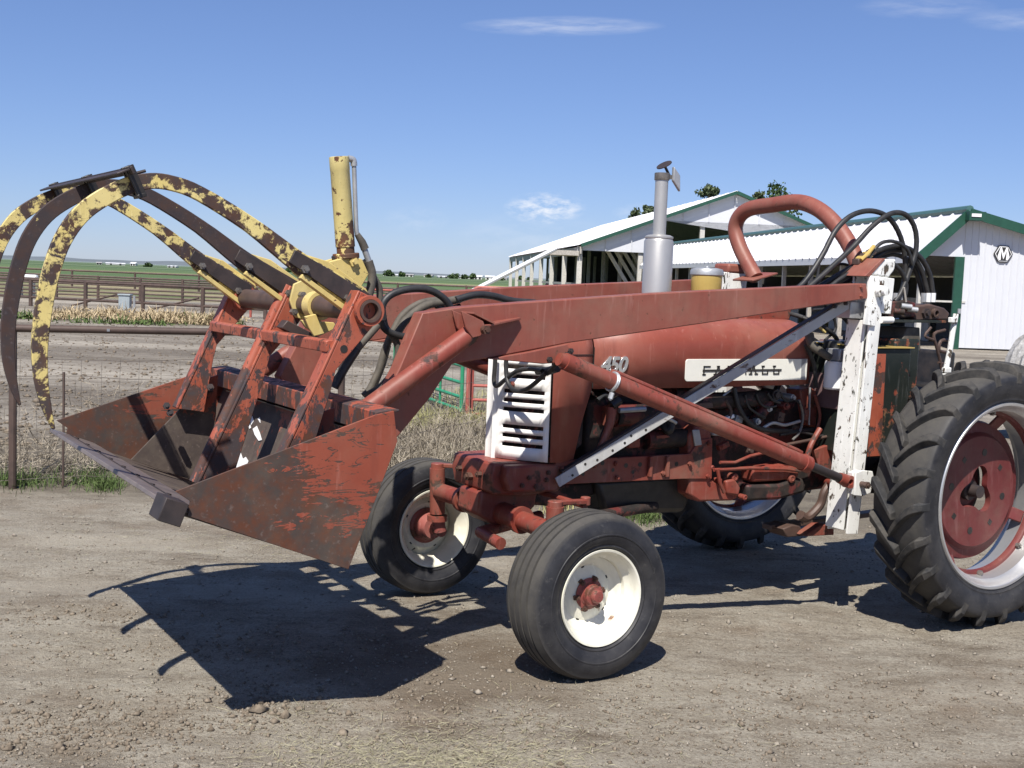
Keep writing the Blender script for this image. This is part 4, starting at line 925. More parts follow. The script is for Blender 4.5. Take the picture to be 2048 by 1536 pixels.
# ================================================================== LOADER
YA = 0.64                                                     # outer face of the near loader arm
arm_px = [(845, 626), (925, 614), (1044, 605), (1287, 588), (1380, 583), (1733, 567), (1737, 597), (1400, 648), (1137, 686), (980, 716), (905, 728), (860, 796), (794, 876), (764, 805), (800, 734)]
arm = poly(arm_px, YA)
ao = part(MB().prism(arm, YA-0.085, YA), 'loader_arm', M_arm, bevel=0.005, mirror=True)
# weld-on flange under the elbow with pin bolts, doubler strip along the lower edge
fl = poly([(978, 718), (1062, 703), (1134, 688), (1147, 712), (1140, 724), (1085, 728)], YA+.02)
fo = part(MB().prism(fl, YA-.10, YA+.022), 'elbow_bracket', M_arm, bevel=.004, mirror=True)
for (a, b) in ((1098, 719), (1118, 716), (1133, 709), (1140, 702)):
    c = P(a, b, y=YA+.022); m = MB(); nut(m, (c.x, YA+.020, c.z), (0, 1, 0), .014, .014); m.build('pin_bolt', M_darksteel, fo)
for k in range(2):
    c = P(1722, (574, 592)[k], y=YA+.001); m = MB(); nut(m, (c.x, YA, c.z), (0, 1, 0), .010, .008); m.build('rivet', M_arm, ao)
# shelf plate of the tilt cylinder lug, standing out from the arm
g = [P(958, 651, y=YA), P(1037, 639, y=YA)]
m = MB(); m.sweep([(g[0].x, YA-.001, g[0].z), (g[1].x, YA-.001, g[1].z), (g[1].x, YA+.02, g[1].z), (g[0].x+.01, YA+.105, g[0].z), (g[0].x+.05, YA+.105, g[0].z-.005), (g[0].x+.05, YA-.001, g[0].z-.005)], .010)
part(m, 'lug_gusset', M_arm, bevel=.002, mirror=True)
lug = poly([(922, 622), (945, 632), (965, 642), (971, 656), (960, 672), (944, 676), (930, 655)], YA+.10)
for y0 in (YA+.012, YA+.092):
    part(MB().prism(lug, y0, y0+.014), 'cylinder_lug', M_arm, bevel=.003, mirror=True)
m = MB(); m.sweep([(P(925, 622, y=YA).x, YA-.04, P(925, 622, y=YA).z), (P(925, 622, y=YA).x, YA+.106, P(925, 622, y=YA).z), (P(965, 642, y=YA).x, YA+.106, P(965, 642, y=YA).z), (P(965, 642, y=YA).x, YA-.04, P(965, 642, y=YA).z)], .008); part(m, 'lug_cap', M_arm, mirror=True)
pc = P(957, 658, y=YA+.06)
m = MB().cyl((pc.x, YA-.02, pc.z), (pc.x, YA+.125, pc.z), .018, 16); nut(m, (pc.x, YA+.12, pc.z), (0, 1, 0), .02, .012); part(m, 'cylinder_pin', M_rustybolt, mirror=True)
# tilt cylinder: barrel from the elbow down to the bucket
ca = P(955, 657, y=YA+.06); cb = P(742, 812, y=YA+.06); d_ = (cb-ca).normalized()
m = MB().tube([ca, ca+d_*.03, ca+d_*.031, ca+d_*.62, ca+d_*.621, ca+d_*.66], [.028, .036, .0415, .0415, .046, .046], 24)
part(m, 'tilt_cylinder', M_red, mirror=True)
m = MB().tube([ca+d_*.66, cb], .022, 14); part(m, 'tilt_rod', M_galv, mirror=True)
# lift cylinder under the arm
la_, lb_ = P(1118, 718, y=YA+.085), P(1696, 963, y=YA+.040)
d_ = (lb_-la_).normalized(); Lc = (lb_-la_).length
m = MB().tube([la_, la_+d_*.03, la_+d_*.031, la_+d_*(Lc*.815), la_+d_*(Lc*.816), la_+d_*(Lc*.838), la_+d_*(Lc*.839)], [.030, .034, .0395, .0395, .045, .045, .03], 24); lc = part(m, 'lift_cylinder', M_red, mirror=True)
m = MB().tube([la_+d_*(Lc*.83), lb_-d_*.05], .024, 16); part(m, 'lift_rod', M_darksteel, mirror=True)
m = MB().lathe([(.034, -.022), (.034, .022), (.016, .023), (.016, -.023)], c=lb_, n=24, closed=True); m.tube([lb_-d_*.075, lb_-d_*.03], [.028, .034], 16); part(m, 'rod_eye', M_red, mirror=True)
side_ = d_.cross(Vector((0, 1, 0))).normalized()
if side_.z < 0: side_ = -side_
q0, q1 = la_+d_*.32+side_*.047+Vector((0, -.02, 0)), la_+d_*(Lc*.81)+side_*.047+Vector((0, -.02, 0))
part(MB().tube([q0-side_*.03, q0, q0+d_*.03, q1-d_*.03, q1, q1-side_*.035], .0135, 10), 'return_pipe', M_red, mirror=True)
bcl = la_+d_*.325
a2 = d_.orthogonal().normalized(); b2 = d_.cross(a2)
m = MB().tube([bcl+(a2*math.cos(t)+b2*math.sin(t))*.0425+d_*0 for t in np.linspace(0, 2*PI, 31)], .006, 6, caps=False)
m.tube([bcl-d_*.008+(a2*math.cos(t)+b2*math.sin(t))*.0425 for t in np.linspace(0, 2*PI, 31)], .006, 6, caps=False); nut(m, bcl-side_*.05+Vector((0, .02, 0)), -side_, .012, .03)
part(m, 'hose_clamp', M_galv)

# ---- white posts with their feet, pins and diagonal braces
pb = P(1704, 1068, y=.66); pt = P(1757, 575, y=.66)
ub = Vector((pb.x, 0, pb.z)); ut = Vector((pt.x, 0, pt.z)); pd = (ut-ub).normalized(); px_ = Vector((pd.z, 0, -pd.x))
def post_quad(w0, w1, z0, z1, y0, y1):
    L = (ut-ub).length; a, b = ub+pd*(L*z0), ub+pd*(L*z1)
    pts = [(a+px_*w0), (a+px_*w1), (b+px_*w1), (b+px_*w0)]
    return MB().prism([(p.x, p.z) for p in pts], y0, y1)
po = part(post_quad(-.045, .035, 0.0, 1.0, .645, .660), 'loader_post', M_white, bevel=.002, mirror=True)
part(post_quad(.028, .040, 0.012, .865, .500, .628), 'post_front_flange', M_white, bevel=.002, mirror=True)
part(post_quad(-.050, -.040, 0.0, .86, .515, .6445), 'post_rear_flange', M_white, bevel=.002, mirror=True)
part(post_quad(-.045, .028, 0.0, .86, .505, .5145), 'post_inner_web', M_white, bevel=.002, mirror=True)
part(post_quad(-.135, .055, .90, 1.045, .625, .6445), 'pivot_plate', M_white, bevel=.004, mirror=True)
part(post_quad(-.135, .055, .90, 1.045, .52, .535), 'pivot_plate', M_white, bevel=.004, mirror=True)
pv = P(1762, 582, y=.68)
m = MB().lathe([(.030, .655), (.030, .690), (.022, .692), (.022, .72), (0, .722)], c=(pv.x, 0, pv.z), n=24); part(m, 'pivot_pin', M_white, mirror=True)
m = MB(); c = P(1738, 632, y=.662); m.box((c.x, .668, c.z), (.085, .014, .10), Matrix.Rotation(-.1, 3, 'Y')); part(m, 'clamp_plate', M_white, bevel=.003)
foot = poly([(1708, 945), (1722, 940), (1742, 942), (1746, 962), (1738, 985), (1722, 992), (1706, 990)], .70)
part(MB().prism(foot, .698, .712), 'post_foot_plate', M_white, bevel=.003, mirror=True)
fp_ = P(1722, 968, y=.71)
m = MB().cyl((fp_.x, .63, fp_.z), (fp_.x, .745, fp_.z), .016, 14); nut(m, (fp_.x, .74, fp_.z), (0, 1, 0), .020, .02); part(m, 'rod_pin', M_pipe, mirror=True)
fe = poly([(1706, 946), (1722, 941), (1722, 991), (1706, 989)], .70); part(MB().prism(fe, .661, .6975), 'post_foot_web', M_white, bevel=.002, mirror=True)
# brace: angle iron from the frame rail up to the post
b0, b1 = P(1122, 955, y=.30), P(1700, 598, y=.585)
dd = (b1-b0).normalized(); up_ = Vector((0, 0, 1)); sd = dd.cross(up_).normalized(); nn = sd.cross(dd); b0 = b0-nn*.012; b1 = b1-nn*.018
m = MB(); m.bar(b0-dd*.03, b1, .010, .052, up=nn)
brc = part(m, 'post_brace', M_whitebrace, bevel=.002, mirror=True)
yv = Vector((0, 1, 0))
m = MB(); m.bar(b0+dd*.02+nn*.0305-yv*.020, b1+nn*.0305-yv*.020, .040, .009, up=nn); part(m, 'brace_flange', M_darksteel, bevel=.002, mirror=True)
for t in (.03, .075, .11, .16, .20, .225, .27):
    c = b0+dd*((b1-b0).length*t)+nn*(.007 if int(t*1000) % 2 else -.008)
    m = MB(); s2 = sd if sd.y > 0 else -sd
    m.tube([c+s2*.004, c+s2*.0064], .0068, 10); m.build('brace_hole', M_black_oily, brc)
for k, (a, b) in enumerate(((1690, 606), (1668, 612))):
    c = P(a, b, y=.60); m = MB(); nut(m, c, (0, 1, 0), .014, .012); m.build('bolt', M_darksteel, brc)
c = P(1710, 620, y=.585); m = MB(); m.box((c.x, .55, c.z), (.10, .10, .09)); part(m, 'brace_bracket', M_galv, bevel=.004)
# ---- arched pipe joining the two posts over the bonnet, with its end plates
xa = -2.0
arch_px = [(1726, 560), (1716, 530), (1700, 492), (1678, 458), (1650, 428), (1620, 410), (1590, 404), (1545, 410), (1505, 416), (1483, 428), (1472, 448), (1472, 470), (1482, 500), (1500, 535), (1512, 556)]
m = MB().tube([P(a, b, x=xa) for a, b in arch_px], .046, 18, smooth_steps=4); part(m, 'arch_pipe', M_arm)
def endplate(y, sgn):
    c0 = P(1510, 545, x=xa) if sgn < 0 else P(1728, 560, x=xa)
    m = MB()
    m.sweep([(xa+.10, y-.09, c0.z-.045), (xa+.10, y+.09, c0.z-.045), (xa-.10, y+.09, c0.z+.005), (xa-.10, y-.09, c0.z+.005)], .012)
    part(m, 'arch_plate', M_arm, bevel=.003)
endplate(P(1510, 550, x=xa).y, -1)
m = MB(); m.box((xa+.02, -.585, 1.80), (.15, .12, .10)); part(m, 'arch_foot', M_white, bevel=.006)
m = MB(); m.box((xa+.02, -.585, 1.875), (.16, .14, .06)); part(m, 'arch_foot_top', M_arm, bevel=.015)
cq = [(1737, 548), (1768, 520), (1793, 518), (1790, 540), (1778, 556)]
m = MB().prism(poly(cq, .64), .50, .64); part(m, 'arch_saddle', M_white, bevel=.01)
m = MB().prism(poly([(1730, 552), (1765, 517), (1772, 517), (1740, 553)], .645), .49, .645); part(m, 'saddle_strap', M_arm, bevel=.002)

# ---- valve bank, shelf, oil tank behind the near post
YV = 0.52
m = MB().prism(poly([(1778, 604), (1812, 600), (1832, 606), (1832, 634), (1780, 637)], YV), YV-.10, YV); vb = part(m, 'valve_block', M_engine, bevel=.008)
m = MB().prism(poly([(1828, 612), (1862, 608), (1890, 616), (1900, 626), (1896, 640), (1830, 642)], YV), YV-.12, YV); part(m, 'selector_valve', M_pipe, bevel=.010)
c = P(1868, 626, y=YV); m = MB().lathe([(.026, YV-.01), (.026, YV+.02), (.016, YV+.022), (.016, YV), (0, YV)], c=(c.x, 0, c.z), n=20); part(m, 'valve_port', M_pipe)
c = P(1850, 626, y=YV); m = MB(); nut(m, (c.x, YV, c.z), (0, 1, 0), .030, .016); part(m, 'valve_cap', M_darksteel)
for (a, b) in ((1810, 612), (1795, 622), (1822, 618)):
    c = P(a, b, y=YV+.01); part(MB().cyl((c.x+.02, YV, c.z), (c.x-.03, YV+.03, c.z-.005), .016, 12), 'valve_spool', M_galv if a != 1795 else M_engine)
for a in (1790, 1801, 1846, 1856, 1866):
    c0 = P(a, 604, y=YV-.03); c1 = P(a+1, 586, y=YV-.03); part(MB().tube([c0, c1], .014, 8), 'hose_fitting', M_galv if a < 1850 else M_filter)
part(MB().tube([P(1812, 604, y=YV), P(1808, 575, y=YV)], .006, 8), 'valve_lever', M_wood)
m = MB().prism(poly([(1780, 639), (1893, 641), (1893, 646), (1780, 645)], YV+.02), YV-.30, YV+.02); part(m, 'valve_shelf', M_tank, bevel=.002)
m = MB().tube([P(1762, 640, y=.66), P(1784, 640, y=.66)], .018, 12); part(m, 'shelf_pipe', M_white)
tk = poly([(1757, 700), (1880, 698), (1872, 800), (1800, 905), (1742, 905)], .60)
tz0, tz1 = .98, XZ(1800, 697, .60)[1]
m = MB().prism([(-1.99, tz1), (-1.99, .86), (-2.28, .86), (-2.28, tz1)], .10, .60); tank = part(m, 'oil_tank', M_tank, bevel=.006)
m = MB().prism([(-1.985, tz1-.02), (-1.985, .865), (-1.975, .865), (-1.975, tz1-.02)], .42, .59); m.build('tank_front_panel', M_orange, tank)
m = MB().prism([(-1.985, tz1-.03), (-1.985, .87), (-2.085, .87), (-2.075, tz1-.03)], .6005, .606); m.build('tank_side_panel', M_orange, tank)
m = MB().prism([(-1.985, tz1+.002), (-2.29, tz1+.002), (-2.29, tz1+.008), (-1.985, tz1+.008)], .09, .615); m.build('tank_lid_edge', M_bowl, tank)
m = MB().prism(poly([(1795, 703), (1815, 655), (1840, 655), (1842, 703)], .50), .30, .50); part(m, 'battery_cover', M_hoseold, bevel=.006)
m = MB(); m.box((-2.33, .33, 1.34), (.20, .40, .34)); part(m, 'platform_box', M_tank, bevel=.01)
m = MB().tube([P(1912, 628, y=.62), P(1905, 665, y=.62), P(1900, 700, y=.62), P(1886, 765, y=.62)], .016, 12); rod = part(m, 'control_rod', M_white)
for (a, b) in ((1906, 640), (1893, 740), (1891, 752)):
    c = P(a, b, y=.63); m = MB(); m.box(c, (.05, .03, .03)); m.build('rod_clamp', M_white, rod, bevel=.004)
for (pts, r_) in (([(1890, 660), (1868, 668), (1872, 690), (1880, 720), (1884, 745)], .009), ([(1898, 680), (1882, 682), (1878, 700), (1892, 705)], .010), ([(1862, 655), (1850, 672), (1868, 680)], .008), ([(1876, 725), (1886, 727)], .007)):
    part(MB().tube([P(a, b, y=.56) for a, b in pts], r_, 8, smooth_steps=3), 'lever_linkage', M_pipe)

# ================================================================== BUCKET
W = 1.04
BK = bpy.data.objects.new('bucket', None); COL.objects.link(BK); BK.parent = TR; ORIGIN[BK.name] = Vector((0, 0, 0))
def bp(mb, name, mat, bevel=0.0, mirror=False):
    o = mb.build(name, mat, BK, bevel=bevel)
    if mirror: mirror_mesh(o, parent=BK)
    return o
cheek = poly([(351, 983), (751, 830), (788, 822), (795, 883), (767, 958), (697, 1139), (375, 1032), (381, 1003)], W)
bp(MB().prism(cheek, W-.010, W), 'side_plate', M_cheek, bevel=.0015, mirror=True)
Fp = Vector((1.915, 0, .895)); Bp = Vector((XZ(697, 1137, W)[0], 0, XZ(697, 1137, W)[1])); Cp = Vector((XZ(767, 958, W)[0], 0, XZ(767, 958, W)[1])); Dp = Vector((XZ(793, 883, W)[0], 0, XZ(793, 883, W)[1])); Ep = Vector((XZ(787, 826, W)[0], 0, XZ(787, 826, W)[1]))
def sheet(a, b, y0, y1, th, lift=0.0):
    d = (b-a).normalized(); n = Vector((-d.z, 0, d.x)) if True else None
    a2, b2 = a+n*lift, b+n*lift
    return MB().prism([(a2.x, a2.z), (b2.x, b2.z), (b2.x+n.x*th, b2.z+n.z*th), (a2.x+n.x*th, a2.z+n.z*th)], y0, y1)
yi = W-.0105
bp(sheet(Bp, Fp, -yi, yi, .010), 'floor_plate', M_bucket)
bp(sheet(Cp, Bp, -yi, yi, .010), 'back_plate', M_bucket)
bp(sheet(Dp, Cp, -yi, yi, .010), 'back_plate', M_bucket)
bp(sheet(Ep, Dp, -yi, yi, .010), 'back_plate', M_bucket)
# cutting edge: heavy strip across the lip, bolted on
fd = (Fp-Bp).normalized(); fn = Vector((-fd.z, 0, fd.x))
ce = sheet(Fp-fd*.17, Fp+fd*.055, -W+.011, W-.011, .018, .0115).build('cutting_edge', M_edge, BK, bevel=.003); ORIGIN[ce.name] = Vector((0, 0, 0))
for k in range(9):
    y = -.92+k*.23; c = Fp-fd*.055+fn*.0295; m = MB(); m.tube([c+Vector((0, y, 0)), c+fn*.005+Vector((0, y, 0))], .010, 10); m.build('edge_bolt', M_darksteel, ce)
sl = sheet(Fp-fd*.040, Fp-fd*.034, -W+.05, W-.05, .004, .0297); sl.build('edge_seam', M_darksteel, ce)
cb_ = Fp+fd*.0
m = MB(); rotb = Matrix((fd, Vector((0, 1, 0)), fn)).transposed()
m.box(Fp+fd*.028+fn*.004+Vector((0, W-.040, 0)), (.085, .12, .085), rotb); bp(m, 'edge_end_block', M_darksteel, bevel=.003)
# folded top lip beam
bp(MB().prism([(Ep.x+.012, Ep.z-.085), (Ep.x+.070, Ep.z-.080), (Ep.x+.070, Ep.z+.004), (Ep.x+.012, Ep.z+.012), (Ep.x-.03, Ep.z+.012), (Ep.x-.03, Ep.z+.004), (Ep.x+.006, Ep.z-.002)], -yi, yi), 'top_lip', M_upr, bevel=.003)
bp(MB().prism([(Ep.x+.014, Ep.z-.098), (Ep.x+.073, Ep.z-.092), (Ep.x+.073, Ep.z-.088), (Ep.x+.014, Ep.z-.092)], -yi*.72, yi*.72), 'lip_gap', M_black_oily)
# ---- three uprights (angle bars), with gussets along the floor
web = poly([(722, 583), (762, 604), (757, 640), (672, 741), (663, 778)], .78)+[(1.395, .80), (1.535, .815)]
for yc, nm in ((.765, 'n'), (.02, 'm'), (-.735, 'f')):
    wb_ = web if nm != 'f' else poly([(722, 583), (762, 604), (757, 640), (672, 741), (663, 778)], .78)+[(1.285, 1.04), (1.415, 1.06)]
    m = MB().prism(wb_, yc, yc+.014); uo = bp(m, 'upright', M_upr, bevel=.003)
    f0, f1 = Vector((wb_[0][0], 0, wb_[0][1])), Vector((wb_[6][0], 0, wb_[6][1])); fd2 = (f1-f0).normalized(); fn2 = Vector((-fd2.z, 0, fd2.x))
    if fn2.x < 0: fn2 = -fn2
    m = MB().prism([(f0.x, f0.z), (f1.x, f1.z), (f1.x+fn2.x*.012, f1.z+fn2.z*.012), (f0.x+fn2.x*.012, f0.z+fn2.z*.012)], yc-.062, yc+.016)
    m.build('upright_flange', M_upr, BK, bevel=.004)
    g = poly([(402, 765), (386, 792), (372, 815), (268, 923), (330, 945), (405, 968), (436, 900), (443, 752)], -.735)
    if nm != 'm': m = MB().prism(g, yc-.068, yc-.056); bp(m, 'floor_gusset', M_bucket, bevel=.002)
    c = Vector((XZ(688, 698, .78)[0], yc+.014, XZ(688, 698, .78)[1])); m = MB(); m.tube([c-Vector((0, .002, 0)), c+Vector((0, .0015, 0))], .016, 14); m.build('bolt_hole', M_black_oily, uo)
    if nm == 'm':
        m = MB().tube([Vector((f0.x+fn2.x*.012, yc-.02, f0.z+fn2.z*.012)), Vector((f1.x+fn2.x*.012, yc-.02, f1.z+fn2.z*.012))], .026, 14); m.build('wear_pipe', M_upr, BK)
for (a, b) in ((340, 826), (452, 946), (333, 812), (420, 775)):
    c = P(a, b, y=-.668 if a < 440 else -.3); m = MB(); nut(m, c, (0.2, 1, .2), .018, .02); m.build('bolt', M_darksteel, BK)
# cross bar between the uprights
cbp = XZ(655, 690, .70)
m = MB().prism([(cbp[0]-.02, cbp[1]-.022), (cbp[0]+.03, cbp[1]-.026), (cbp[0]+.032, cbp[1]+.018), (cbp[0]+.02, cbp[1]+.024), (cbp[0]-.04, cbp[1]+.02)], -.73, .76); bp(m, 'cross_bar', M_upr, bevel=.004)
# hinge ears on the back of the bucket for the arms and tilt rods
for yc in (.52, .655):
    m = MB().prism([(Dp.x+.01, Dp.z+.06), (Cp.x+.01, Cp.z-.08), (Cp.x-.10, Cp.z-.03), (Dp.x-.20, Dp.z-.02), (Dp.x-.10, Dp.z+.06)], yc, yc+.018); bp(m, 'hinge_ear', M_arm, bevel=.004, mirror=True)
# white bird-lime splashes down inside
bn = Vector((0, 1, 0)).cross((Cp-Bp).normalized()).normalized()
if bn.x < 0: bn = -bn
def on_back(px, py, lift):
    d = ray(px, py); o = Bp+bn*(.010+lift); t = (o-CAM).dot(bn)/d.dot(bn); return CAM+d*t
splashes = [[(458, 938), (464, 918), (470, 905), (476, 912), (482, 906), (486, 918), (492, 914), (497, 922), (490, 940)], [(500, 838), (505, 832), (508, 842), (503, 850)], [(506, 858), (514, 852), (520, 866), (524, 880), (518, 882), (510, 870)], [(516, 838), (520, 834), (521, 846)], [(497, 846), (500, 843), (502, 856), (499, 858)], [(452, 775), (454, 772), (456, 784), (453, 786)]]
for sp in splashes:
    m = MB(); m.sweep([on_back(a, b, .003) for a, b in sp], .002); m.build('paint_splash', M_filter, BK)

# ================================================================== GRAPPLE
GP = bpy.data.objects.new('grapple', None); COL.objects.link(GP); GP.parent = TR; ORIGIN[GP.name] = Vector((0, 0, 0))
def gp(mb, name, mat, bevel=0.0, parent=None):
    o = mb.build(name, mat, parent or GP, bevel=bevel); return o
pp = XZ(739, 622, .80); PX, PZ = pp
m = MB().lathe([(.0455, -.80), (.0455, .815), (.034, .815), (.034, .60), (.034, -.80)], c=(PX, 0, PZ), n=32, closed=True); gp(m, 'pivot_pipe', M_pipe)
for y0 in (.775, -.80, -.70):
    m = MB().lathe([(.047, y0), (.060, y0), (.062, y0+.02), (.060, y0+.035), (.047, y0+.035)], c=(PX, 0, PZ), n=32, closed=True); gp(m, 'pipe_collar', M_upr)
tine_c = [(742, 622), (700, 590), (600, 527), (500, 450), (400, 388), (345, 367), (300, 362), (255, 372), (205, 396), (160, 430), (125, 480), (103, 540), (88, 610), (79, 690), (82, 760), (93, 815), (107, 858)]
tine_w = [.050, .050, .042, .031, .028, .028, .029, .031, .032, .032, .031, .030, .030, .028, .024, .016, .005]
def tine(yc, rot, pts_px=tine_c, off=(0, 0)):
    pts = [Vector((XZ(a, b, .66)[0], 0, XZ(a, b, .66)[1])) for a, b in pts_px]
    sm = spline(pts, 4); n = len(sm)
    ws = np.interp(np.linspace(0, len(tine_w)-1, n), range(len(tine_w)), tine_w)
    A, B = [], []
    for i, p_ in enumerate(sm):
        d = (sm[min(i+1, n-1)]-sm[max(i-1, 0)]).normalized(); nn_ = Vector((-d.z, 0, d.x)); A.append(p_+nn_*float(ws[i])); B.append(p_-nn_*float(ws[i]))
    cr, sr = math.cos(rot), math.sin(rot)
    def R(v):
        x, z = v.x-PX, v.z-PZ; return (PX+off[0]+x*cr-z*sr, PZ+off[1]+x*sr+z*cr)
    mb = MB(); k = len(A)
    vs = [(R(A[i])[0], yc+s*.012, R(A[i])[1]) for s in (1, -1) for i in range(k)]+[(R(B[i])[0], yc+s*.012, R(B[i])[1]) for s in (1, -1) for i in range(k)]
    a1, a0, b1, b0 = 0, k, 2*k, 3*k; fs = []
    for i in range(k-1):
        fs += [(a1+i, a1+i+1, b1+i+1, b1+i), (a0+i+1, a0+i, b0+i, b0+i+1), (a1+i+1, a1+i, a0+i, a0+i+1), (b1+i, b1+i+1, b0+i+1, b0+i)]
    fs += [(a1, b1, b0, a0), (a1+k-1, a0+k-1, b0+k-1, b1+k-1)]
    mb.add(vs, fs)
    return mb, R, sm
tines = []
for yc, rot, off in ((.66, 0.0, (0, 0)), (-.005, 0.012, (0, 0)), (-.69, 0.030, (0, -.01))):
    mb, R, sm = tine(yc, rot, off=off)
    to = gp(mb, 'tine', M_yellowbare if abs(yc) < .1 else M_yellow, bevel=.003); tines.append((to, R, sm, yc))
    # dark splice plate bolted along the root, and the yellow bracket behind it
    def at(a, b):
        v = Vector((XZ(a, b, .66)[0], 0, XZ(a, b, .66)[1])); return R(v)
    spl = [at(586, 500), at(640, 530), at(722, 582), at(722, 612), at(700, 612), at(574, 524)]
    m = MB().prism(spl, yc+.0125, yc+.026); gp(m, 'splice_plate', M_darksteel, bevel=.002, parent=to)
    br = [at(565, 492), at(600, 505), at(660, 523), at(735, 578), at(752, 608), at(742, 640), at(705, 636), at(590, 548)]
    m = MB().prism(br, yc-.028, yc-.0125); gp(m, 'tine_bracket', M_yellow2, bevel=.003, parent=to)
    ag = [at(600, 548), at(702, 622), at(706, 634), at(700, 634), at(596, 556)]
    m = MB().prism(ag, yc-.012, yc+.030); gp(m, 'bracket_angle', M_yellow2, bevel=.002, parent=to)
    for (a, b) in ((604, 538), (690, 596)):
        c = at(a, b); m = MB(); nut(m, (c[0], yc+.026, c[1]), (0, 1, 0), .017, .016); gp(m, 'tine_bolt', M_bolt, parent=to)
# cross strap across the backs of the tines with U-clamps
R0 = tines[0][1]
s0 = Vector((XZ(252, 345, .66)[0], 0, XZ(252, 345, .66)[1])); s1 = Vector((XZ(226, 355, .66)[0], 0, XZ(226, 355, .66)[1]))
dS = (s1-s0).normalized(); nS = Vector((-dS.z, 0, dS.x))
if nS.z < 0: nS = -nS
m = MB(); pr_ = [s0+nS*.005, s1+nS*.005, s1+nS*.013, s0+nS*.013]
m.prism([(v.x, v.z) for v in pr_], -.72, .735); m.prism([(v.x, v.z) for v in (s0-dS*.012-nS*.012, s0-dS*.002-nS*.012, s0-dS*.002+nS*.016, s0-dS*.012+nS*.016)], -.72, .735)
gp(m, 'tine_strap', M_darksteel, bevel=.002)
for yc in (.66, -.005, -.69):
    m = MB()
    for s in (-1, 1):
        c0 = s0-dS*.012+nS*.02; c1 = s0-dS*.012-nS*.10
        m.bar((c0.x, yc+s*.024, c0.z), (c1.x, yc+s*.024, c1.z), .016, .034, up=(dS.x, 0, dS.z))
    c1 = s0-dS*.012-nS*.095; m.box((c1.x, yc, c1.z), (.034, .066, .014), Matrix.Rotation(.35, 3, 'Y')); gp(m, 'strap_clamp', M_black_oily, bevel=.002)
hk = P(258, 350, y=.60); m = MB().tube([hk, hk+Vector((-.06, 0, .02))], .006, 8); gp(m, 'clamp_stud', M_darksteel)
# lever brackets on the pipe and the yellow grapple cylinder standing on them
YG = 0.14
m = MB().prism(poly([(628, 530), (660, 522), (700, 512), (722, 518), (736, 548), (722, 572), (712, 600), (690, 600), (655, 565)], YG), YG-.010, YG+.012); gp(m, 'cylinder_bracket', M_yellow2, bevel=.004)
m = MB().prism(poly([(628, 530), (660, 522), (700, 512), (722, 518), (736, 548), (722, 572), (712, 600), (690, 600), (655, 565)], YG), YG-.085, YG-.07); gp(m, 'cylinder_bracket', M_yellow2, bevel=.004)
c = P(707, 524, y=YG+.015); m = MB(); nut(m, (c.x, YG+.012, c.z), (0, 1, 0), .022, .014); gp(m, 'clevis_bolt', M_yellow2)
m = MB().prism(poly([(668, 512), (712, 508), (716, 528), (700, 545), (675, 540)], YG-.02), YG-.06, YG-.015); gp(m, 'cylinder_clevis', M_darksteel, bevel=.006)
g0, g1 = P(692, 512, y=YG-.03), P(678, 314, y=YG-.03); gd = (g1-g0).normalized(); Lg = (g1-g0).length
m = MB().tube([g0+gd*.01, g0+gd*.012, g0+gd*.04, g0+gd*.041, g0+gd*(Lg-.06), g0+gd*(Lg-.058), g0+gd*Lg, g0+gd*(Lg+.002)], [.036, .040, .040, .0435, .0435, .0445, .0445, .038], 28); gp(m, 'grapple_cylinder', M_yellowcyl)
m = MB().tube([g0-gd*.012, g0+gd*.012], .060, 28); gp(m, 'cylinder_flange', M_yellowcyl, bevel=.004)
t0 = P(697, 320, y=YG-.03); el = [P(696, 317, y=YG-.03), P(706, 320, y=YG-.03), P(708, 332, y=YG-.03)]
gp(MB().tube(el, .015, 12, smooth_steps=5), 'pipe_elbow', M_galv)
gp(MB().tube([P(708, 330, y=YG-.03), P(709, 360, y=YG-.03), P(711, 420, y=YG-.03), P(713, 462, y=YG-.03), P(716, 474, y=YG-.03)], .0105, 12, smooth_steps=3), 'steel_line', M_galv)
gp(MB().tube([P(714, 468, y=YG-.03), P(724, 484, y=YG-.03), P(730, 498, y=YG-.03)], [.013, .018, .019], 12), 'line_fitting', M_hoseold)
gp(MB().tube([P(728, 496, y=YG-.03), P(738, 524, y=YG-.03)], .014, 12), 'line_fitting', M_galv)
# collar and hanging yellow lever on the pipe, bolts
m = MB().lathe([(.047, YG+.09), (.062, YG+.09), (.062, YG+.16), (.047, YG+.16)], c=(PX, 0, PZ), n=28, closed=True); gp(m, 'pipe_collar', M_yellow2)
YL = YG+.19
m = MB().prism(poly([(610, 633), (632, 628), (640, 648), (650, 667), (628, 673), (618, 655)], YL), YL-.016, YL); gp(m, 'stop_lever', M_yellow2, bevel=.003)
m = MB().prism(poly([(602, 640), (668, 645), (675, 655), (640, 672), (612, 655)], YG), YG-.02, YG); gp(m, 'lower_bracket', M_yellow2, bevel=.003)
m = MB().prism(poly([(588, 568), (640, 545), (660, 600), (640, 648), (592, 635), (580, 600)], YG-.02), YG-.035, YG-.02); gp(m, 'pipe_bracket', M_yellow2, bevel=.003)
for (a, b) in ((605, 590), (588, 624), (604, 600)):
    c = P(a, b, y=YG); m = MB(); nut(m, (c.x, YG-.018, c.z), (0, 1, 0), .016, .03); gp(m, 'bracket_bolt', M_bolt)
m = MB().prism(poly([(560, 655), (572, 640), (625, 668), (655, 682), (600, 678)], YG), YG-.05, YG+.02); gp(m, 'stop_bar', M_darksteel, bevel=.003)

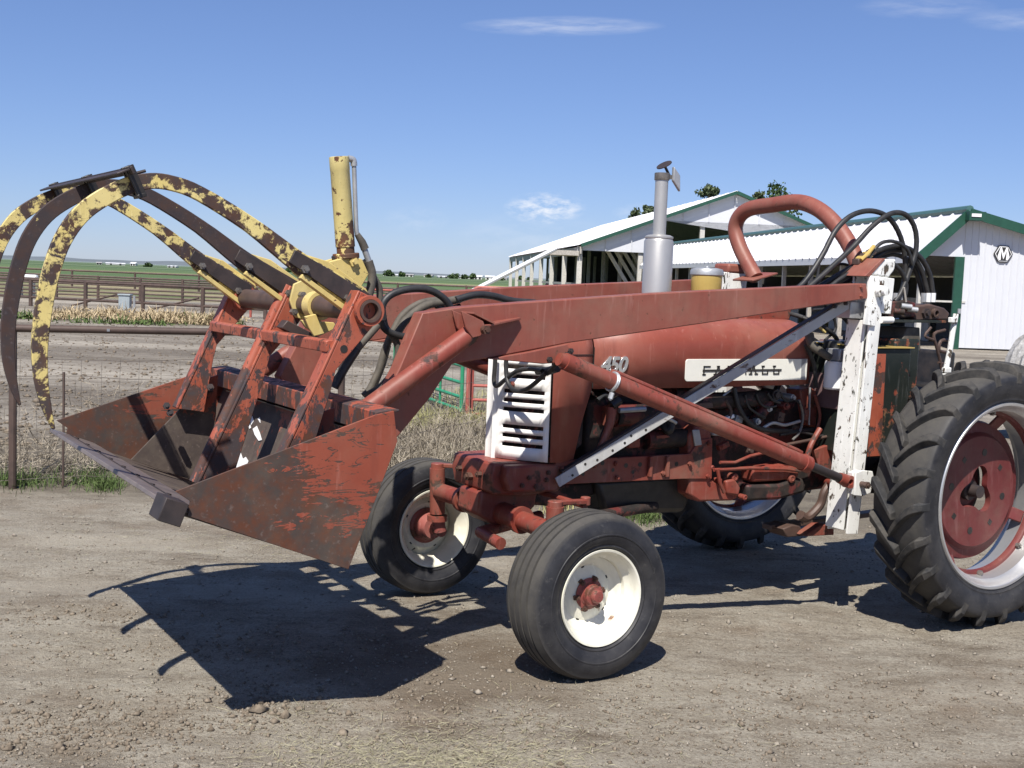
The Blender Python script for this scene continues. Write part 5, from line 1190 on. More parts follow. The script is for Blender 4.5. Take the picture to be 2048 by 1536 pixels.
# ================================================================== HOSES
def hose(pts, r, mat=M_hose, y=None, x=None, ys=None, name='hydraulic_hose', st=6):
    path = []
    for i, (a, b) in enumerate(pts):
        yy = ys[i] if ys else y
        path.append(P(a, b, y=yy) if x is None else P(a, b, x=x))
    return part(MB().tube(path, r, 12, smooth_steps=st), name, mat)
hose([(737, 522), (744, 548), (742, 572), (735, 600)], .020, M_hoseold, y=YG-.03)
hose([(728, 520), (737, 536), (748, 556), (758, 575), (760, 600), (762, 640)], .016, M_hoseold, y=YG-.06)
hose([(764, 640), (766, 608), (785, 588), (820, 578), (858, 580), (888, 597), (905, 622)], .0165, y=.40)
gp(MB().tube([P(904, 619, y=.40), P(912, 634, y=.42)], .020, 10), 'hose_fitting', M_galv); gp(MB().tube([P(912, 634, y=.42), P(921, 645, y=.46)], .022, 6), 'hose_fitting', M_bolt)
hose([(764, 610), (762, 640), (772, 660), (800, 672), (830, 672)], .0155, y=.36)
hose([(762, 600), (770, 652), (790, 678), (796, 706), (785, 745), (760, 775), (738, 788)], .016, M_hoseold, y=.34)
hose([(783, 668), (770, 700), (758, 740), (740, 778), (728, 792)], .017, M_hoseold, y=.28)
hose([(776, 690), (765, 730), (745, 780)], .015, M_hose, y=.20)
hose([(790, 675), (812, 640), (850, 612), (888, 604), (920, 598)], .019, M_hoseold, y=.30)
hose([(785, 665), (806, 630), (840, 607), (878, 600)], .017, M_hoseold, y=.22)
hose([(912, 600), (950, 590), (985, 592), (1025, 602), (1070, 606)], .017, y=.32)
hose([(872, 612), (892, 618), (920, 612)], .012, y=.30)
hose([(756, 650), (740, 668), (714, 698), (690, 735), (670, 765)], .017, M_hoseold, y=.45)
hose([(714, 698), (690, 735), (668, 775)], .019, M_hose, y=.452)
# small lines hanging in front of the grille
hose([(991, 700), (990, 730), (988, 762), (994, 772), (1012, 758), (1035, 742), (1060, 738), (1084, 742)], .011, x=.085)
hose([(1014, 700), (1012, 735), (1016, 765), (1030, 781), (1052, 779), (1075, 762), (1092, 746)], .011, x=.09)
hose([(1076, 742), (1095, 742), (1115, 736)], .020, x=.06)
hose([(1094, 748), (1104, 738), (1112, 728)], .010, x=.075)
# the bundle that loops over the near post from the valves
hose([(1585, 585), (1612, 560), (1645, 510), (1672, 460), (1705, 430), (1745, 422), (1780, 438), (1803, 480), (1811, 535), (1806, 575), (1800, 602)], .0145, y=.48)
hose([(1600, 588), (1640, 555), (1700, 500), (1745, 452), (1782, 427), (1812, 430), (1830, 458), (1832, 500), (1818, 545), (1802, 585), (1790, 603)], .0145, y=.50)
hose([(1610, 590), (1660, 560), (1710, 530), (1755, 502), (1800, 492), (1836, 510), (1858, 545), (1866, 588)], .0145, y=.46)
hose([(1630, 590), (1680, 562), (1730, 528), (1775, 502), (1815, 505), (1842, 540), (1856, 588)], .0155, M_hose, y=.44)
hose([(1650, 590), (1700, 560), (1745, 525), (1785, 508), (1822, 525), (1838, 560), (1846, 592)], .015, y=.40)
hose([(1690, 585), (1722, 545), (1745, 505), (1765, 485), (1792, 484), (1815, 500), (1825, 530)], .010, M_hose, y=.52)
hose([(1640, 590), (1690, 552), (1740, 530), (1770, 520), (1800, 540), (1812, 570), (1808, 600)], .013, M_hose, y=.50)
hose([(1625, 585), (1650, 545), (1672, 530), (1695, 530), (1715, 545)], .008, M_hose, y=.35)
hose([(1632, 570), (1638, 535), (1636, 520)], .008, M_hose, y=.40)
gp(MB().tube([P(1722, 520, y=.53), P(1735, 508, y=.53), P(1748, 492, y=.53)], .011, 8), 'tape_wrap', M_bowl)
for k in range(5):
    c = P(1714+7*k, 524-5*k, y=.50); m = MB(); m.box(c, (.03, .05, .035), Matrix.Rotation(.5*k, 3, 'Y')); part(m, 'fitting_tape', M_bowl if k % 2 else M_pipe, bevel=.006)
# ================================================================== BUILDINGS
vd = ray(819, 545); BD = Vector((vd.x, vd.y, 0)).normalized(); BPv = Vector((-BD.y, BD.x, 0)) * -1     # along the ridges / to the right
def plane_pt(px, py, base):                                   # pixel ray meets the upright plane through base square to the ridges
    d = ray(px, py); t = (Vector(base)-CAM).dot(BD)/d.dot(BD); return CAM+d*t
Z = Vector((0, 0, 1))
def cuboid(mb, p, a, b, c):                                   # corner and three edge vectors
    p, a, b, c = Vector(p), Vector(a), Vector(b), Vector(c)
    vs = [p, p+a, p+a+b, p+b, p+c, p+a+c, p+a+b+c, p+b+c]
    return mb.add(vs, [(0, 1, 2, 3), (4, 7, 6, 5), (0, 4, 5, 1), (1, 5, 6, 2), (2, 6, 7, 3), (3, 7, 4, 0)])
# ---- the long shed with the emblem on its gable
E0 = AT(1842, 503, 40.0); R0 = plane_pt(1930, 426, E0); tmp = plane_pt(2048, 462, E0)
slope = (tmp.z-R0.z)/(tmp-R0).dot(BPv)
wr = 7.6; EW = R0+BPv*wr+Z*(slope*wr)                        # right eave
shed_len = 48.0
base0 = Vector((E0.x, E0.y, 0))
SH = thing('metal_shed', 'long white metal shed with green trim and hexagon emblem on its gable', 'shed', base0)
def roof_slope(parent, e0, r0, length, mat, over=0.35, pitch_out=0.25, pitch=0.9, name='roof', th=0.03):
    """corrugated sheet: ribs run from eave to ridge"""
    mb = MB(); d = (r0-e0); out_ = -d.normalized()*pitch_out
    n = int(length/pitch)
    prof = []
    for k in range(n+1):
        for (u, h) in ((0, 0), (.06, 0.05), (.14, 0.05), (.20, 0)):
            prof.append((k*pitch+u*1.0, h))
    nr = d.cross(BD).normalized(); nr = nr if nr.z > 0 else -nr
    vs = []
    for (u, h) in prof:
        o = BD*(u-over)+nr*h; vs += [e0+out_+o, r0+o]
    fs = [(2*i, 2*i+2, 2*i+3, 2*i+1) for i in range(len(prof)-1)]
    return mb.add(vs, fs).build(name, mat, parent, smooth=0, recalc=False)
roof_slope(SH, E0+Z*.05, R0+Z*.05, shed_len+.35, M_roofwhite)
roof_slope(SH, EW+Z*.05, R0+Z*.05, shed_len+.35, M_roofwhite)
m = MB(); m.tube([R0+Z*.10-BD*.36, R0+Z*.10+BD*(shed_len)], .13, 8); m.build('ridge_cap', M_ridge, SH)
def trim(a, b, w, h, mat, name, parent, off=0.4):
    m = MB(); m.bar(Vector(a)-BD*off, Vector(b)-BD*off, .06, h, up=Z); return m.build(name, mat, parent)
dl = (R0-E0).normalized()
trim(E0-dl*.30+Z*-.02, R0+Z*-.02, .06, .30, M_green, 'rake_trim', SH)
trim(R0+Z*-.02, EW+Z*-.02, .06, .30, M_green, 'rake_trim', SH)
cq = plane_pt(1935, 434, E0)-BD*.46
m = MB(); m.box(cq, (.55, .55, .28), Matrix((BPv, BD, Z)).transposed()); pk = m.build('peak_cap', M_green, SH)
m = MB(); m.box(cq-BD*.29+Z*.02-BPv*.05, (.32, .02, .10), Matrix((BPv, BD, Z)).transposed()); m.build('peak_plate', M_filter, pk)
# gable cladding: ribbed panels, right of the corner post; header over the open bay
gx0 = (plane_pt(1921, 600, E0)-E0).dot(BPv)
def roof_h(u): return (R0.z-E0.z)/((R0-E0).dot(BPv))*u+E0.z if u < (R0-E0).dot(BPv) else R0.z+slope*(u-(R0-E0).dot(BPv))
ur = (EW-E0).dot(BPv); u = gx0; k = 0; pw = 0.92
zh = plane_pt(1880, 512, E0).z
while u < ur-.02:
    u2 = min(u+pw, ur); mb = MB(); prof = []
    us = []
    for rep in range(4):
        b0_ = u+(u2-u)*rep/4
        us += [(b0_, .0), (b0_+.015, .022), (b0_+.045, .022), (b0_+.06, 0)]
    us.append((u2, 0))
    vs = []
    for (a, h) in us:
        o = base0+BPv*a-BD*h; vs += [Vector((o.x, o.y, 0.05)), Vector((o.x, o.y, roof_h(min(a, ur))-.02))]
    mb.add(vs, [(2*i, 2*i+2, 2*i+3, 2*i+1) for i in range(len(us)-1)])
    mb.build('wall_panel', M_barnwhite, SH, smooth=0, recalc=False); u = u2
# panel above the open bay
mb = MB(); up_ = (R0-E0).dot(BPv)
vs = [base0+BPv*.02+Z*zh, base0+BPv*gx0+Z*zh, base0+BPv*gx0+Z*roof_h(gx0), base0+BPv*min(up_, gx0)+Z*roof_h(min(up_, gx0)), base0+BPv*.02+Z*E0.z]
mb.sweep(vs, .03); mb.build('header_panel', M_barnwhite, SH)
pcn = base0+BPv*(gx0-.14)
m = MB(); m.box(pcn+Z*(zh/2)-BD*.03, (.30, .10, zh), Matrix((BPv, BD, Z)).transposed()); m.build('corner_trim', M_green, SH)
lb = plane_pt(1915, 622, E0)-BD*.12; m = MB(); m.box(lb, (.10, .08, .16), Matrix((BPv, BD, Z)).transposed()); m.build('door_latch', M_galv, SH)
# emblem: hexagon with a big M
em = plane_pt(2005, 508, E0)-BD*.05
er = (plane_pt(2024, 508, E0)-plane_pt(1986, 508, E0)).length/2
def emb(mb, pts, y0, y1):
    n = len(pts); a = [em+BPv*(x*er)+Z*(z*er)-BD*y0 for x, z in pts]; b = [em+BPv*(x*er)+Z*(z*er)-BD*y1 for x, z in pts]
    return mb.add(a+b, [tuple(range(n)), tuple(range(2*n-1, n-1, -1))]+[((i+1) % n, i, n+i, n+(i+1) % n) for i in range(n)])
hexp = lambda s: [(s*math.cos(PI/3*k), s*math.sin(PI/3*k)*0.98) for k in range(6)]
EMB = emb(MB(), hexp(1.0), -.02, .01).build('emblem', M_letter, SH)
emb(MB(), hexp(.88), .012, .018).build('emblem_field', M_filter, EMB)
emb(MB(), hexp(.80), .020, .026).build('emblem_field', M_letter, EMB)
for pts in ([(-.46, -.62), (-.28, -.62), (-.30, .30), (-.02, -.52), (.02, -.52), (.30, .30), (.28, -.62), (.46, -.62), (.62, -.25), (.36, .66), (.24, .66), (0, .02), (-.24, .66), (-.36, .66), (-.62, -.25)],):
    emb(MB(), pts, .028, .034).build('emblem_letter', M_filter, EMB)
# eave fascia, posts of the open side, dark inside: rear and right walls, stored things
m = MB(); m.bar(E0-dl*.22-Z*.10, E0-dl*.22-Z*.10+BD*shed_len, .05, .24, up=Z); m.build('eave_fascia', M_barnwhite, SH)
for k in range(14):
    p0 = base0+BD*(0.15+k*3.68)+BPv*.12
    m = MB(); m.box(p0+Z*(E0.z-.15)/2, (.16, .16, E0.z-.15), Matrix((BPv, BD, Z)).transposed()); m.build('shed_post', M_woodwhite if k == 0 else M_wood, SH)
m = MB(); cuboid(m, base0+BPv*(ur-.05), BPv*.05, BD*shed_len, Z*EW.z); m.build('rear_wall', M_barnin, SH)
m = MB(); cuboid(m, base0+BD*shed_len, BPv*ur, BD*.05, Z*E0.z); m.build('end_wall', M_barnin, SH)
for k in range(12):
    a = base0+BD*(2+k*3.9)+BPv*3.0; m = MB(); cuboid(m, a, BPv*.06, BD*(2.2 if k % 3 else 3.2), Z*(1.1+.5*(k % 2))); m.build('stall_panel', M_wood if k % 2 else M_barnin, SH)
m = MB(); m.bar(base0+BPv*.12+Z*1.55, base0+BPv*1.6+Z*1.55, .06, .06); m.build('bay_rail', M_woodwhite, SH)
m = MB(); cuboid(m, base0+BPv*.35+BD*6+Z*0, BPv*1.2, BD*.05, Z*2.3); m.build('inner_door', M_ridge, SH)

# ---- big open pole barn behind
G0 = AT(1160, 491, 90.0); GR = plane_pt(1470, 386, G0); hwid = (GR-G0).dot(BPv); GE = G0+BPv*(2*hwid); gl = 63.0
gb = Vector((G0.x, G0.y, 0))
BN = thing('pole_barn', 'large white open-sided pole barn with dark interior behind the shed', 'barn', gb)
roof_slope(BN, G0+Z*.1, GR+Z*.1, gl, M_roofwhite, over=0.6, pitch=2.4)
roof_slope(BN, GE+Z*.1, GR+Z*.1, gl, M_roofwhite, over=0.6, pitch=2.4)
m = MB(); m.bar(G0-BD*.66, GR-BD*.66, .08, .24, up=Z); m.build('rake_trim', M_green, BN)
m = MB(); m.bar(GR-BD*.66, GE-BD*.66, .08, .24, up=Z); m.build('rake_trim', M_green, BN)
zl = plane_pt(1200, 502, G0).z; zr = plane_pt(1450, 446, G0).z; uj = (plane_pt(1322, 480, G0)-G0).dot(BPv)
pts = [(0, zl), (uj, zl), (uj, zr), (2*hwid*.985, zr), (2*hwid*.985, G0.z+.25), (hwid, GR.z-.1), (0, G0.z-.05)]
m = MB(); m.sweep([gb+BPv*a+Z*b-BD*.1 for a, b in pts], .05); m.build('gable_wall', M_barnwhite, BN)
for k in range(1, 12):                                        # rib lines of the gable sheets
    u_ = 2*hwid*k/12; zlo = zl if u_ < uj else zr; zhi = (G0.z+(GR.z-G0.z)*(u_/hwid) if u_ < hwid else GR.z-(GR.z-G0.z)*((u_-hwid)/hwid))-.2
    if zhi > zlo+.1: m = MB(); m.box(gb+BPv*u_-BD*.17+Z*(zlo+zhi)/2, (.06, .05, zhi-zlo), Matrix((BPv, BD, Z)).transposed()); m.build('gable_rib', M_barnwhite, BN)
for k in range(8):                                            # open left side: a pole every nine metres
    p0 = gb+BD*(k*8.7); m = MB(); m.box(p0+Z*G0.z/2, (.36, .30, G0.z-.1), Matrix((BPv, BD, Z)).transposed()); m.build('barn_pole', M_woodwhite, BN)
for k in range(1, 5):
    p0 = gb+BPv*(2*hwid*k/5); hh_ = zl if p0 is not None and (2*hwid*k/5) < uj else zr
    m = MB(); m.box(p0+Z*hh_/2+BD*.2, (.34, .30, hh_), Matrix((BPv, BD, Z)).transposed()); m.build('front_pole', M_woodwhite, BN)
for k in range(1, 8):
    for j in range(1, 4):
        p0 = gb+BD*(k*8.7)+BPv*(2*hwid*j/5); m = MB(); m.box(p0+Z*G0.z/2, (.28, .28, G0.z+.6), Matrix((BPv, BD, Z)).transposed()); m.build('inner_pole', M_wood, BN)
for k in range(5):
    a = gb+BD*(2+k*3)+BPv*(2.2+1.2*k)+Z*G0.z; b = a+BPv*2.6-Z*3.9
    m = MB(); m.bar(a, b, .25, .25); m.build('brace', M_woodwhite, BN)
for k in range(6):
    a = gb+BD*(8.7*k+4)+BPv*.1+Z*1.5; m = MB(); m.bar(a-BD*4, a+BD*4, .12, .18); m.build('side_rail', M_wood, BN)
m = MB(); m.bar(gb+BPv*.2+Z*1.3, gb+BPv*9+Z*1.3, .10, .10); m.build('feed_rail', M_galv, BN)
m = MB(); m.bar(gb+BPv*.2+Z*.8, gb+BPv*9+Z*.8, .10, .10); m.build('feed_rail', M_galv, BN)
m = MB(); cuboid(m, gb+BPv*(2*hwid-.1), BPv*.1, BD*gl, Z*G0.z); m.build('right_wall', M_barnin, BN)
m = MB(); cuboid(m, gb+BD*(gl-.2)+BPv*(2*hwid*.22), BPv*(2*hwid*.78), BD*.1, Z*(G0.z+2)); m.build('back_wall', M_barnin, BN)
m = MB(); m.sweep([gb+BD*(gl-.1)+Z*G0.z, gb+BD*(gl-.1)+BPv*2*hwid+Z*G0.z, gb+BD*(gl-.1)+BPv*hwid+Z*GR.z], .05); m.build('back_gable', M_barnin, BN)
# eave soffit and fascia of the open side
m = MB(); m.bar(G0-Z*.35+BD*-.5, G0-Z*.35+BD*gl, .12, .5, up=Z); m.build('eave_fascia', M_wood, BN)
m = MB(); cuboid(m, gb-BPv*2.4+Z*(G0.z-.75)-BD*.4, BPv*2.3, BD*3.2, Z*.35); m.build('eave_block', M_wood, BN)
pa, pb_ = AT(1112, 497, 86), AT(920, 595, 84)
tag(MB().tube([pa, pb_], .17, 8).build('conveyor_tube', M_barnwhite), 'long white tube leaning from the open barn eave to the ground', 'tube')

# ================================================================== FENCES AND GATES
def fence(name, label, pts, posts, rails, pr, rr, mat, cat='fence', group=None, sag=0.0, wire=None, postmat=None):
    """pts: ground polyline; posts: list of (segment, fraction, height); rails: heights"""
    f = thing(name, label, cat, pts[0], group)
    for (s, t, h) in posts:
        a = pts[s]+(pts[s+1]-pts[s])*t; MB().tube([a+Z*-.05, a+Z*h], pr, 10).build('post', postmat or mat, f)
    for i in range(len(pts)-1):
        for h in rails: MB().tube([pts[i]+Z*h, pts[i+1]+Z*h], rr, 8).build('rail', mat, f)
    return f
gA = P(25, 975, z=0)
latA = (gA-CAM).dot(RH); depA = (gA-CAM).dot(FH)
cor = CD(-1.45, 10.35)
left = gA+(gA-cor).normalized()*1.6
NF = fence('pipe_fence', 'rusty pipe rail fence with woven wire along the yard', [left, cor, CD(1.5, 16.2)], [(0, 1.6/(cor-left).length, 1.26), (0, 1.0, 1.26), (1, .55, 1.26)], [], .030, .028, M_fencerust)
MB().tube([left+Z*1.235, cor+Z*1.235], .029, 12).build('rail', M_fencerust, NF)
for t in (.36, .42, .55): 
    c = left+(cor-left)*t+Z*1.235; m = MB(); m.box(c-FH*.03, (.02, .02, .02)); m.build('wire_clip', M_galv, NF)
wm = MB()
def woven(a, b, hs, step):
    L = (b-a).length; d = (b-a)/L; n = int(L/step)
    for h in hs:
        path = [a+d*(L*i/12)+Z*(h+.012*math.sin(i*1.3+h*9)+.008*math.cos(i*2.1)) for i in range(13)]
        wm.tube(path, .0022, 4, caps=False)
    for i in range(n):
        q_ = a+d*(i*step+rnd.uniform(-.01, .01)); j = rnd.uniform(-.03, .03)
        wm.tube([q_+Z*hs[0], q_+d*j+Z*hs[-1]*.5, q_+d*j*.4+Z*hs[-1]], .0013, 4, caps=False)
woven(left, cor, (.06, .16, .27, .40, .54, .70, .86, 1.0), .15)
woven(cor, CD(1.5, 16.2), (.06, .16, .27, .40, .54, .70, .86, 1.0), .16)
wo = wm.build('woven_wire', M_wire, NF)
tp = P(253, 722, z=.62); tp = left+(cor-left)*.47
MB().tube([tp, tp+Z*.9], .010, 6).build('stake', M_fencerust, NF)
# corral rows
def corral(lbl, pA, pB, n, h, rails, pr, rr, mat=M_fencerust):
    a, b = Vector((pA.x, pA.y, 0)), Vector((pB.x, pB.y, 0))
    return fence('corral_fence', lbl, [a, b], [(0, i/(n-1), h) for i in range(n)], rails, pr, rr, mat, group=None)
A0 = CD((-60-1024)/FPX*47, 47.5); A1 = CD((520-1024)/FPX*42, 42.5)
cf = corral('brown pipe corral fence just behind the grey utility box', A0, A1, 6, 1.03, [1.0, .34], .075, .05)
for t in (.35, .62):
    c = A0+(A1-A0)*t; MB().tube([c+Z*.1, c+(A1-A0).normalized()*2.2+Z*.62], .035, 6).build('rail', M_fencerust, cf)
corral('close-railed pipe corral behind the fence with the braces', CD(-28, 59), CD(-1.0, 55), 14, 1.12, [1.08, .88, .70, .52, .34, .18], .065, .040)
corral('farthest thin pipe fence along the edge of the green field', CD(-45, 88), CD(6, 80), 12, 1.15, [1.1, .6], .075, .065)
corral('reddish corral rails seen beyond the loader arm and hoses', CD(-9.5, 44), CD(2.5, 40), 9, 1.22, [1.18, .98, .76, .54, .32], .045, .032, M_gatered)
# gates
def gate(name, label, a, d, w, h, rails, mat, r_=.022, rounded=False):
    g = thing(name, label, 'gate', a); d = d.normalized(); b = a+d*w
    if rounded:
        path = [a+Z*.15, a+Z*(h-.22)]+[a+d*(.22-.22*math.cos(t))+Z*(h-.22+.22*math.sin(t)) for t in np.linspace(.3, PI/2, 6)]+[b-d*(.22-.22*math.sin(t))+Z*(h-.22+.22*math.cos(t)) for t in np.linspace(0, PI/2, 6)]+[b+Z*.15]
        MB().tube(path, r_*1.3, 10).build('gate_frame', mat, g)
    else:
        MB().tube([a+Z*.04, a+Z*h], r_*1.15, 10).build('upright', mat, g); MB().tube([b+Z*.04, b+Z*h], r_*1.15, 10).build('upright', mat, g)
        MB().tube([a+Z*h, b+Z*h], r_, 10).build('rail', mat, g)
        MB().tube([a+d*w*.5+Z*.05, a+d*w*.5+Z*h], r_*.9, 8).build('brace', mat, g)
    for z in rails: MB().tube([a+Z*z, b+Z*z], r_, 10).build('rail', mat, g)
    return g
gdir = (RH*-.36+FH*.93)
g1 = gate('green_gate', 'bright green tubular farm gate standing open', CD(-.635, 15.5), gdir, 3.2, 1.35, [.06, .225, .41, .63, .85, 1.1], M_gategreen)
MB().tube([CD(-.635, 15.5)+gdir.normalized()*.9+Z*.05, CD(-.635, 15.5)+gdir.normalized()*.9+Z*.45], .018, 8).build('brace', M_gategreen, g1)
g2 = gate('corral_gate', 'red tubular corral panel beside the green gate', CD(-.50, 15.3), RH*1.0+FH*.04, 2.4, 1.45, [.04, .22, .40, .62, .86, 1.12], M_gatered, .020)
c = CD(-.545, 15.2); gp1 = tag(MB().tube([c-Z*.05, c+Z*1.5], .028, 10).build('hinge_post', M_gatered), 'red steel post between the green gate and the red panel', 'post')
gate('red_gate', 'wide red gate with rounded corners below the open barn', CD((936-1024)/FPX*31, 31), RH, 2.15, 1.50, [.3, .55, .82, 1.08, 1.36], M_gatered, .028, rounded=True)
gate('grey_gate', 'grey pipe gate before the pole barn interior', CD((1148-1024)/FPX*62, 62), RH+FH*.1, 4.2, 1.42, [.4, .75, 1.1], M_galv, .03, rounded=True)
# utility box
ub_ = P(250, 633, z=0); UB = thing('utility_box', 'grey electrical utility box standing among dry weeds', 'utility box', ub_)
rm = Matrix((RH, FH, Z)).transposed()
m = MB(); m.box(ub_+Z*.35, (.36, .26, .70), rm); m.build('cabinet', M_box, UB, bevel=.01)
m = MB(); m.box(ub_+Z*.72, (.42, .32, .05), rm); m.build('cabinet_lid', M_box, UB, bevel=.01)
m = MB(); m.box(ub_-FH*.135+Z*.36, (.27, .012, .56), rm); m.build('cabinet_door', M_box, UB)
m = MB(); m.tube([ub_+RH*.30, ub_+RH*.30+Z*.70], .04, 8); m.build('conduit', M_galv, UB)
wc = AT(55, 556, 60); VH = thing('white_tank', 'small white tank standing by the corral rails', 'tank', (wc.x, wc.y, 0))
m = MB().tube([wc-RH*.5, wc-RH*.45, wc+RH*.45, wc+RH*.5], [.12, .20, .20, .12], 14); m.build('tank_body', M_filter, VH)
for s in (-.3, .3): m = MB(); m.box(Vector((wc.x, wc.y, wc.z/2-.1))+RH*s, (.06, .3, wc.z-.15), rm); m.build('tank_leg', M_galv, VH)
# grey round bale at the right edge
bc = CD((2160-1024)/FPX*15, 15.0, .70)
bm_ = MB(); prof = [(0.0, -.6), (.45, -.62), (.68, -.60), (.735, -.55)]+[(.745+.010*math.sin(k*1.9)+.006*math.sin(k*4.7), -.5+k*1.0/36) for k in range(37)]+[(.735, .55), (.68, .60), (.45, .62), (0.0, .6)]
bm_.lathe(prof, c=(0, 0, 0), axis='y', n=56)
rot = Matrix.Rotation(math.atan2(FH.y, FH.x)-PI/2+math.radians(24), 3, 'Z')
vv = []
for v in bm_.v:
    q_ = Vector(v); rr = math.hypot(q_.x, q_.z); an = math.atan2(q_.z, q_.x)
    s = 1+.012*math.sin(an*7+q_.y*6)+.010*math.sin(an*17-q_.y*23); vv.append(tuple(rot @ Vector((q_.x*s, q_.y, q_.z*s))+bc))
bm_.v = vv
tb = NT('bale_wrap'); c1 = tb.mix(tb.ramp(tb.noise(16, 6, .7), .35, .65), (.17, .165, .16), (.42, .41, .40)); c1 = tb.mix(tb.ramp(tb.noise(3, 4, .6), .45, .65, 0, .5), c1, (.24, .22, .19)); col(tb, c1)
tb.bump(tb.noise(30, 5, .7, stretch=(1, .25, 1)), .8, .02); tb.done(.7)
tag(bm_.build('round_bale', tb.m), 'grey weathered round bale half hidden behind the rear tyre', 'bale')

# ================================================================== TREES, FAR HOUSES, HILLS
def leaf_mat(name, c0, c1):
    t = NT(name); oi = t.n('ShaderNodeObjectInfo')
    cc = t.mix(t.ramp(t.noise(1.6, 4, .6), .35, .65), c0, c1); col(t, cc); t.b.inputs['Transmission Weight'].default_value = 0.0
    return t.done(.6, 0, .3)
M_leaf = leaf_mat('foliage_dark', (.022, .045, .013), (.065, .105, .030)); M_leaf2 = leaf_mat('foliage_grey', (.045, .065, .028), (.10, .125, .06))
M_bark = plain('bark', (.10, .08, .06), rough=.9, var=.3, scale=6)
def tree(label, base, h, cw, ch, mat, seed, nleaf=2600, ls=.34, group='trees standing behind the barns', lean=0, name='leafy_tree'):
    r = random.Random(seed); T = thing(name, label, 'tree', base, group)
    m = MB(); cb2 = Vector(base)+Z*(h-ch*.62)
    m.tube([Vector(base), Vector(base)+Z*(h*.3)+Vector((.1, .1, 0)), cb2, Vector(base)+Z*(h*.93)], [h*.022, h*.018, h*.012, h*.004], 9)
    clumps = []
    for k in range(15):
        a = r.uniform(0, 2*PI); rad = cw*.5*math.sqrt(r.uniform(.05, 1)); z = h-ch*(1-r.uniform(.08, 1)**.8)
        taper = 1-.55*max(0, (z-(h-ch*.4))/(ch*.4)); c = Vector(base)+Vector((math.cos(a)*rad*taper, math.sin(a)*rad*taper, z-ch*.04))
        clumps.append((c, r.uniform(.16, .30)*cw)); m.tube([Vector(base)+Z*(h-ch*r.uniform(.6, 1.0)), (c+cb2)/2+Z*.2, c], [h*.009, h*.006, h*.003], 6)
    m.build('trunk', M_bark, T)
    vs, fs = [], []
    for k in range(nleaf):
        c, cr = clumps[k % len(clumps)]
        d = Vector((r.gauss(0, 1), r.gauss(0, 1), r.gauss(0, .8))).normalized()*cr*r.uniform(.35, 1.1); p_ = c+d
        a = Vector((r.gauss(0, 1), r.gauss(0, 1), r.gauss(0, 1))).normalized(); b = a.orthogonal().normalized(); s = ls*r.uniform(.6, 1.3); b2 = a.cross(b)
        i = len(vs); vs += [p_-b*s*.5, p_+b2*s*.30, p_+b*s*.5, p_-b2*s*.30]; fs.append((i, i+1, i+2, i+3))
    mb = MB(); mb.v = [tuple(v) for v in vs]; mb.f = fs; mb.build('crown', mat, T, smooth=0, recalc=False)
    return T
def gpt(px, depth): return CD((px-1024)/FPX*depth, depth)
def ztop(px, py, depth): return AT(px, py, depth).z
for i, (px, top, wpx, hpx, dep, mat, lb) in enumerate(((1398, 368, 44, 75, 178, M_leaf2, 'pale slender tree over the middle of the barn roof'), (1540, 372, 66, 95, 176, M_leaf, 'dense dark green tree just right of the barn peak'), (1496, 378, 34, 70, 185, M_leaf2, 'thin sparse tree beside the dense one at the barn peak'),
                                                        (1283, 408, 30, 60, 200, M_leaf2, 'small tree top behind the left roof slope beside the stack'), (1258, 420, 34, 50, 205, M_leaf2, 'low bushy tree top behind the far roof slope'), (1092, 548, 20, 34, 210, M_leaf2, 'small tree seen between the barn side poles'))):
    h = ztop(px, top, dep); s = dep/FPX
    tree(lb, gpt(px, dep), h, wpx*s, hpx*s, mat, 20+i, nleaf=1500 if i else 1700, ls=.55, group=None)
M_house = plain('house_wall_pale', (.62, .60, .57), rough=.7, var=.08, scale=2, bump=0); M_houseroof = plain('house_roof_grey', (.30, .29, .29), rough=.7, var=.1, scale=2, bump=0); M_rooflight = plain('far_roof_pale', (.72, .72, .74), rough=.6, var=.05, scale=2, bump=0)
def house(px, wpx, hpx, dep, lbl, roofm, ang=0.0):
    s = dep/FPX; b = gpt(px, dep); w, h = wpx*s, hpx*s; H = thing('farm_building', lbl, 'building', b)
    d = (RH*math.cos(ang)+FH*math.sin(ang)); n = Vector((-d.y, d.x, 0)); dp = min(w*.5, 14)
    m = MB(); cuboid(m, b-d*w/2-n*dp/2, d*w, n*dp, Z*h*.62); m.build('wall', M_house, H)
    m = MB(); a = [b-d*(w/2+.3)-n*(dp/2+.4)+Z*h*.62, b-d*(w/2+.3)+n*(dp/2+.4)+Z*h*.62, b-d*(w/2+.3)+Z*h]; bb = [v+d*(w+.6) for v in a]
    m.add(a+bb, [(0, 1, 2), (3, 5, 4), (0, 3, 4, 1), (1, 4, 5, 2), (2, 5, 3, 0)]); m.build('roof', roofm, H)
    nw = max(2, int(w/5))
    for k in range(nw):
        m = MB(); c = b-d*w/2+d*(w*(k+.5)/nw)+n*(dp/2+.02)*(-1 if n.dot(FH) > 0 else 1)+Z*h*.32; m.box(c, (1.4, .08, 1.5), Matrix((d, n, Z)).transposed()); m.build('window', M_letter, H)
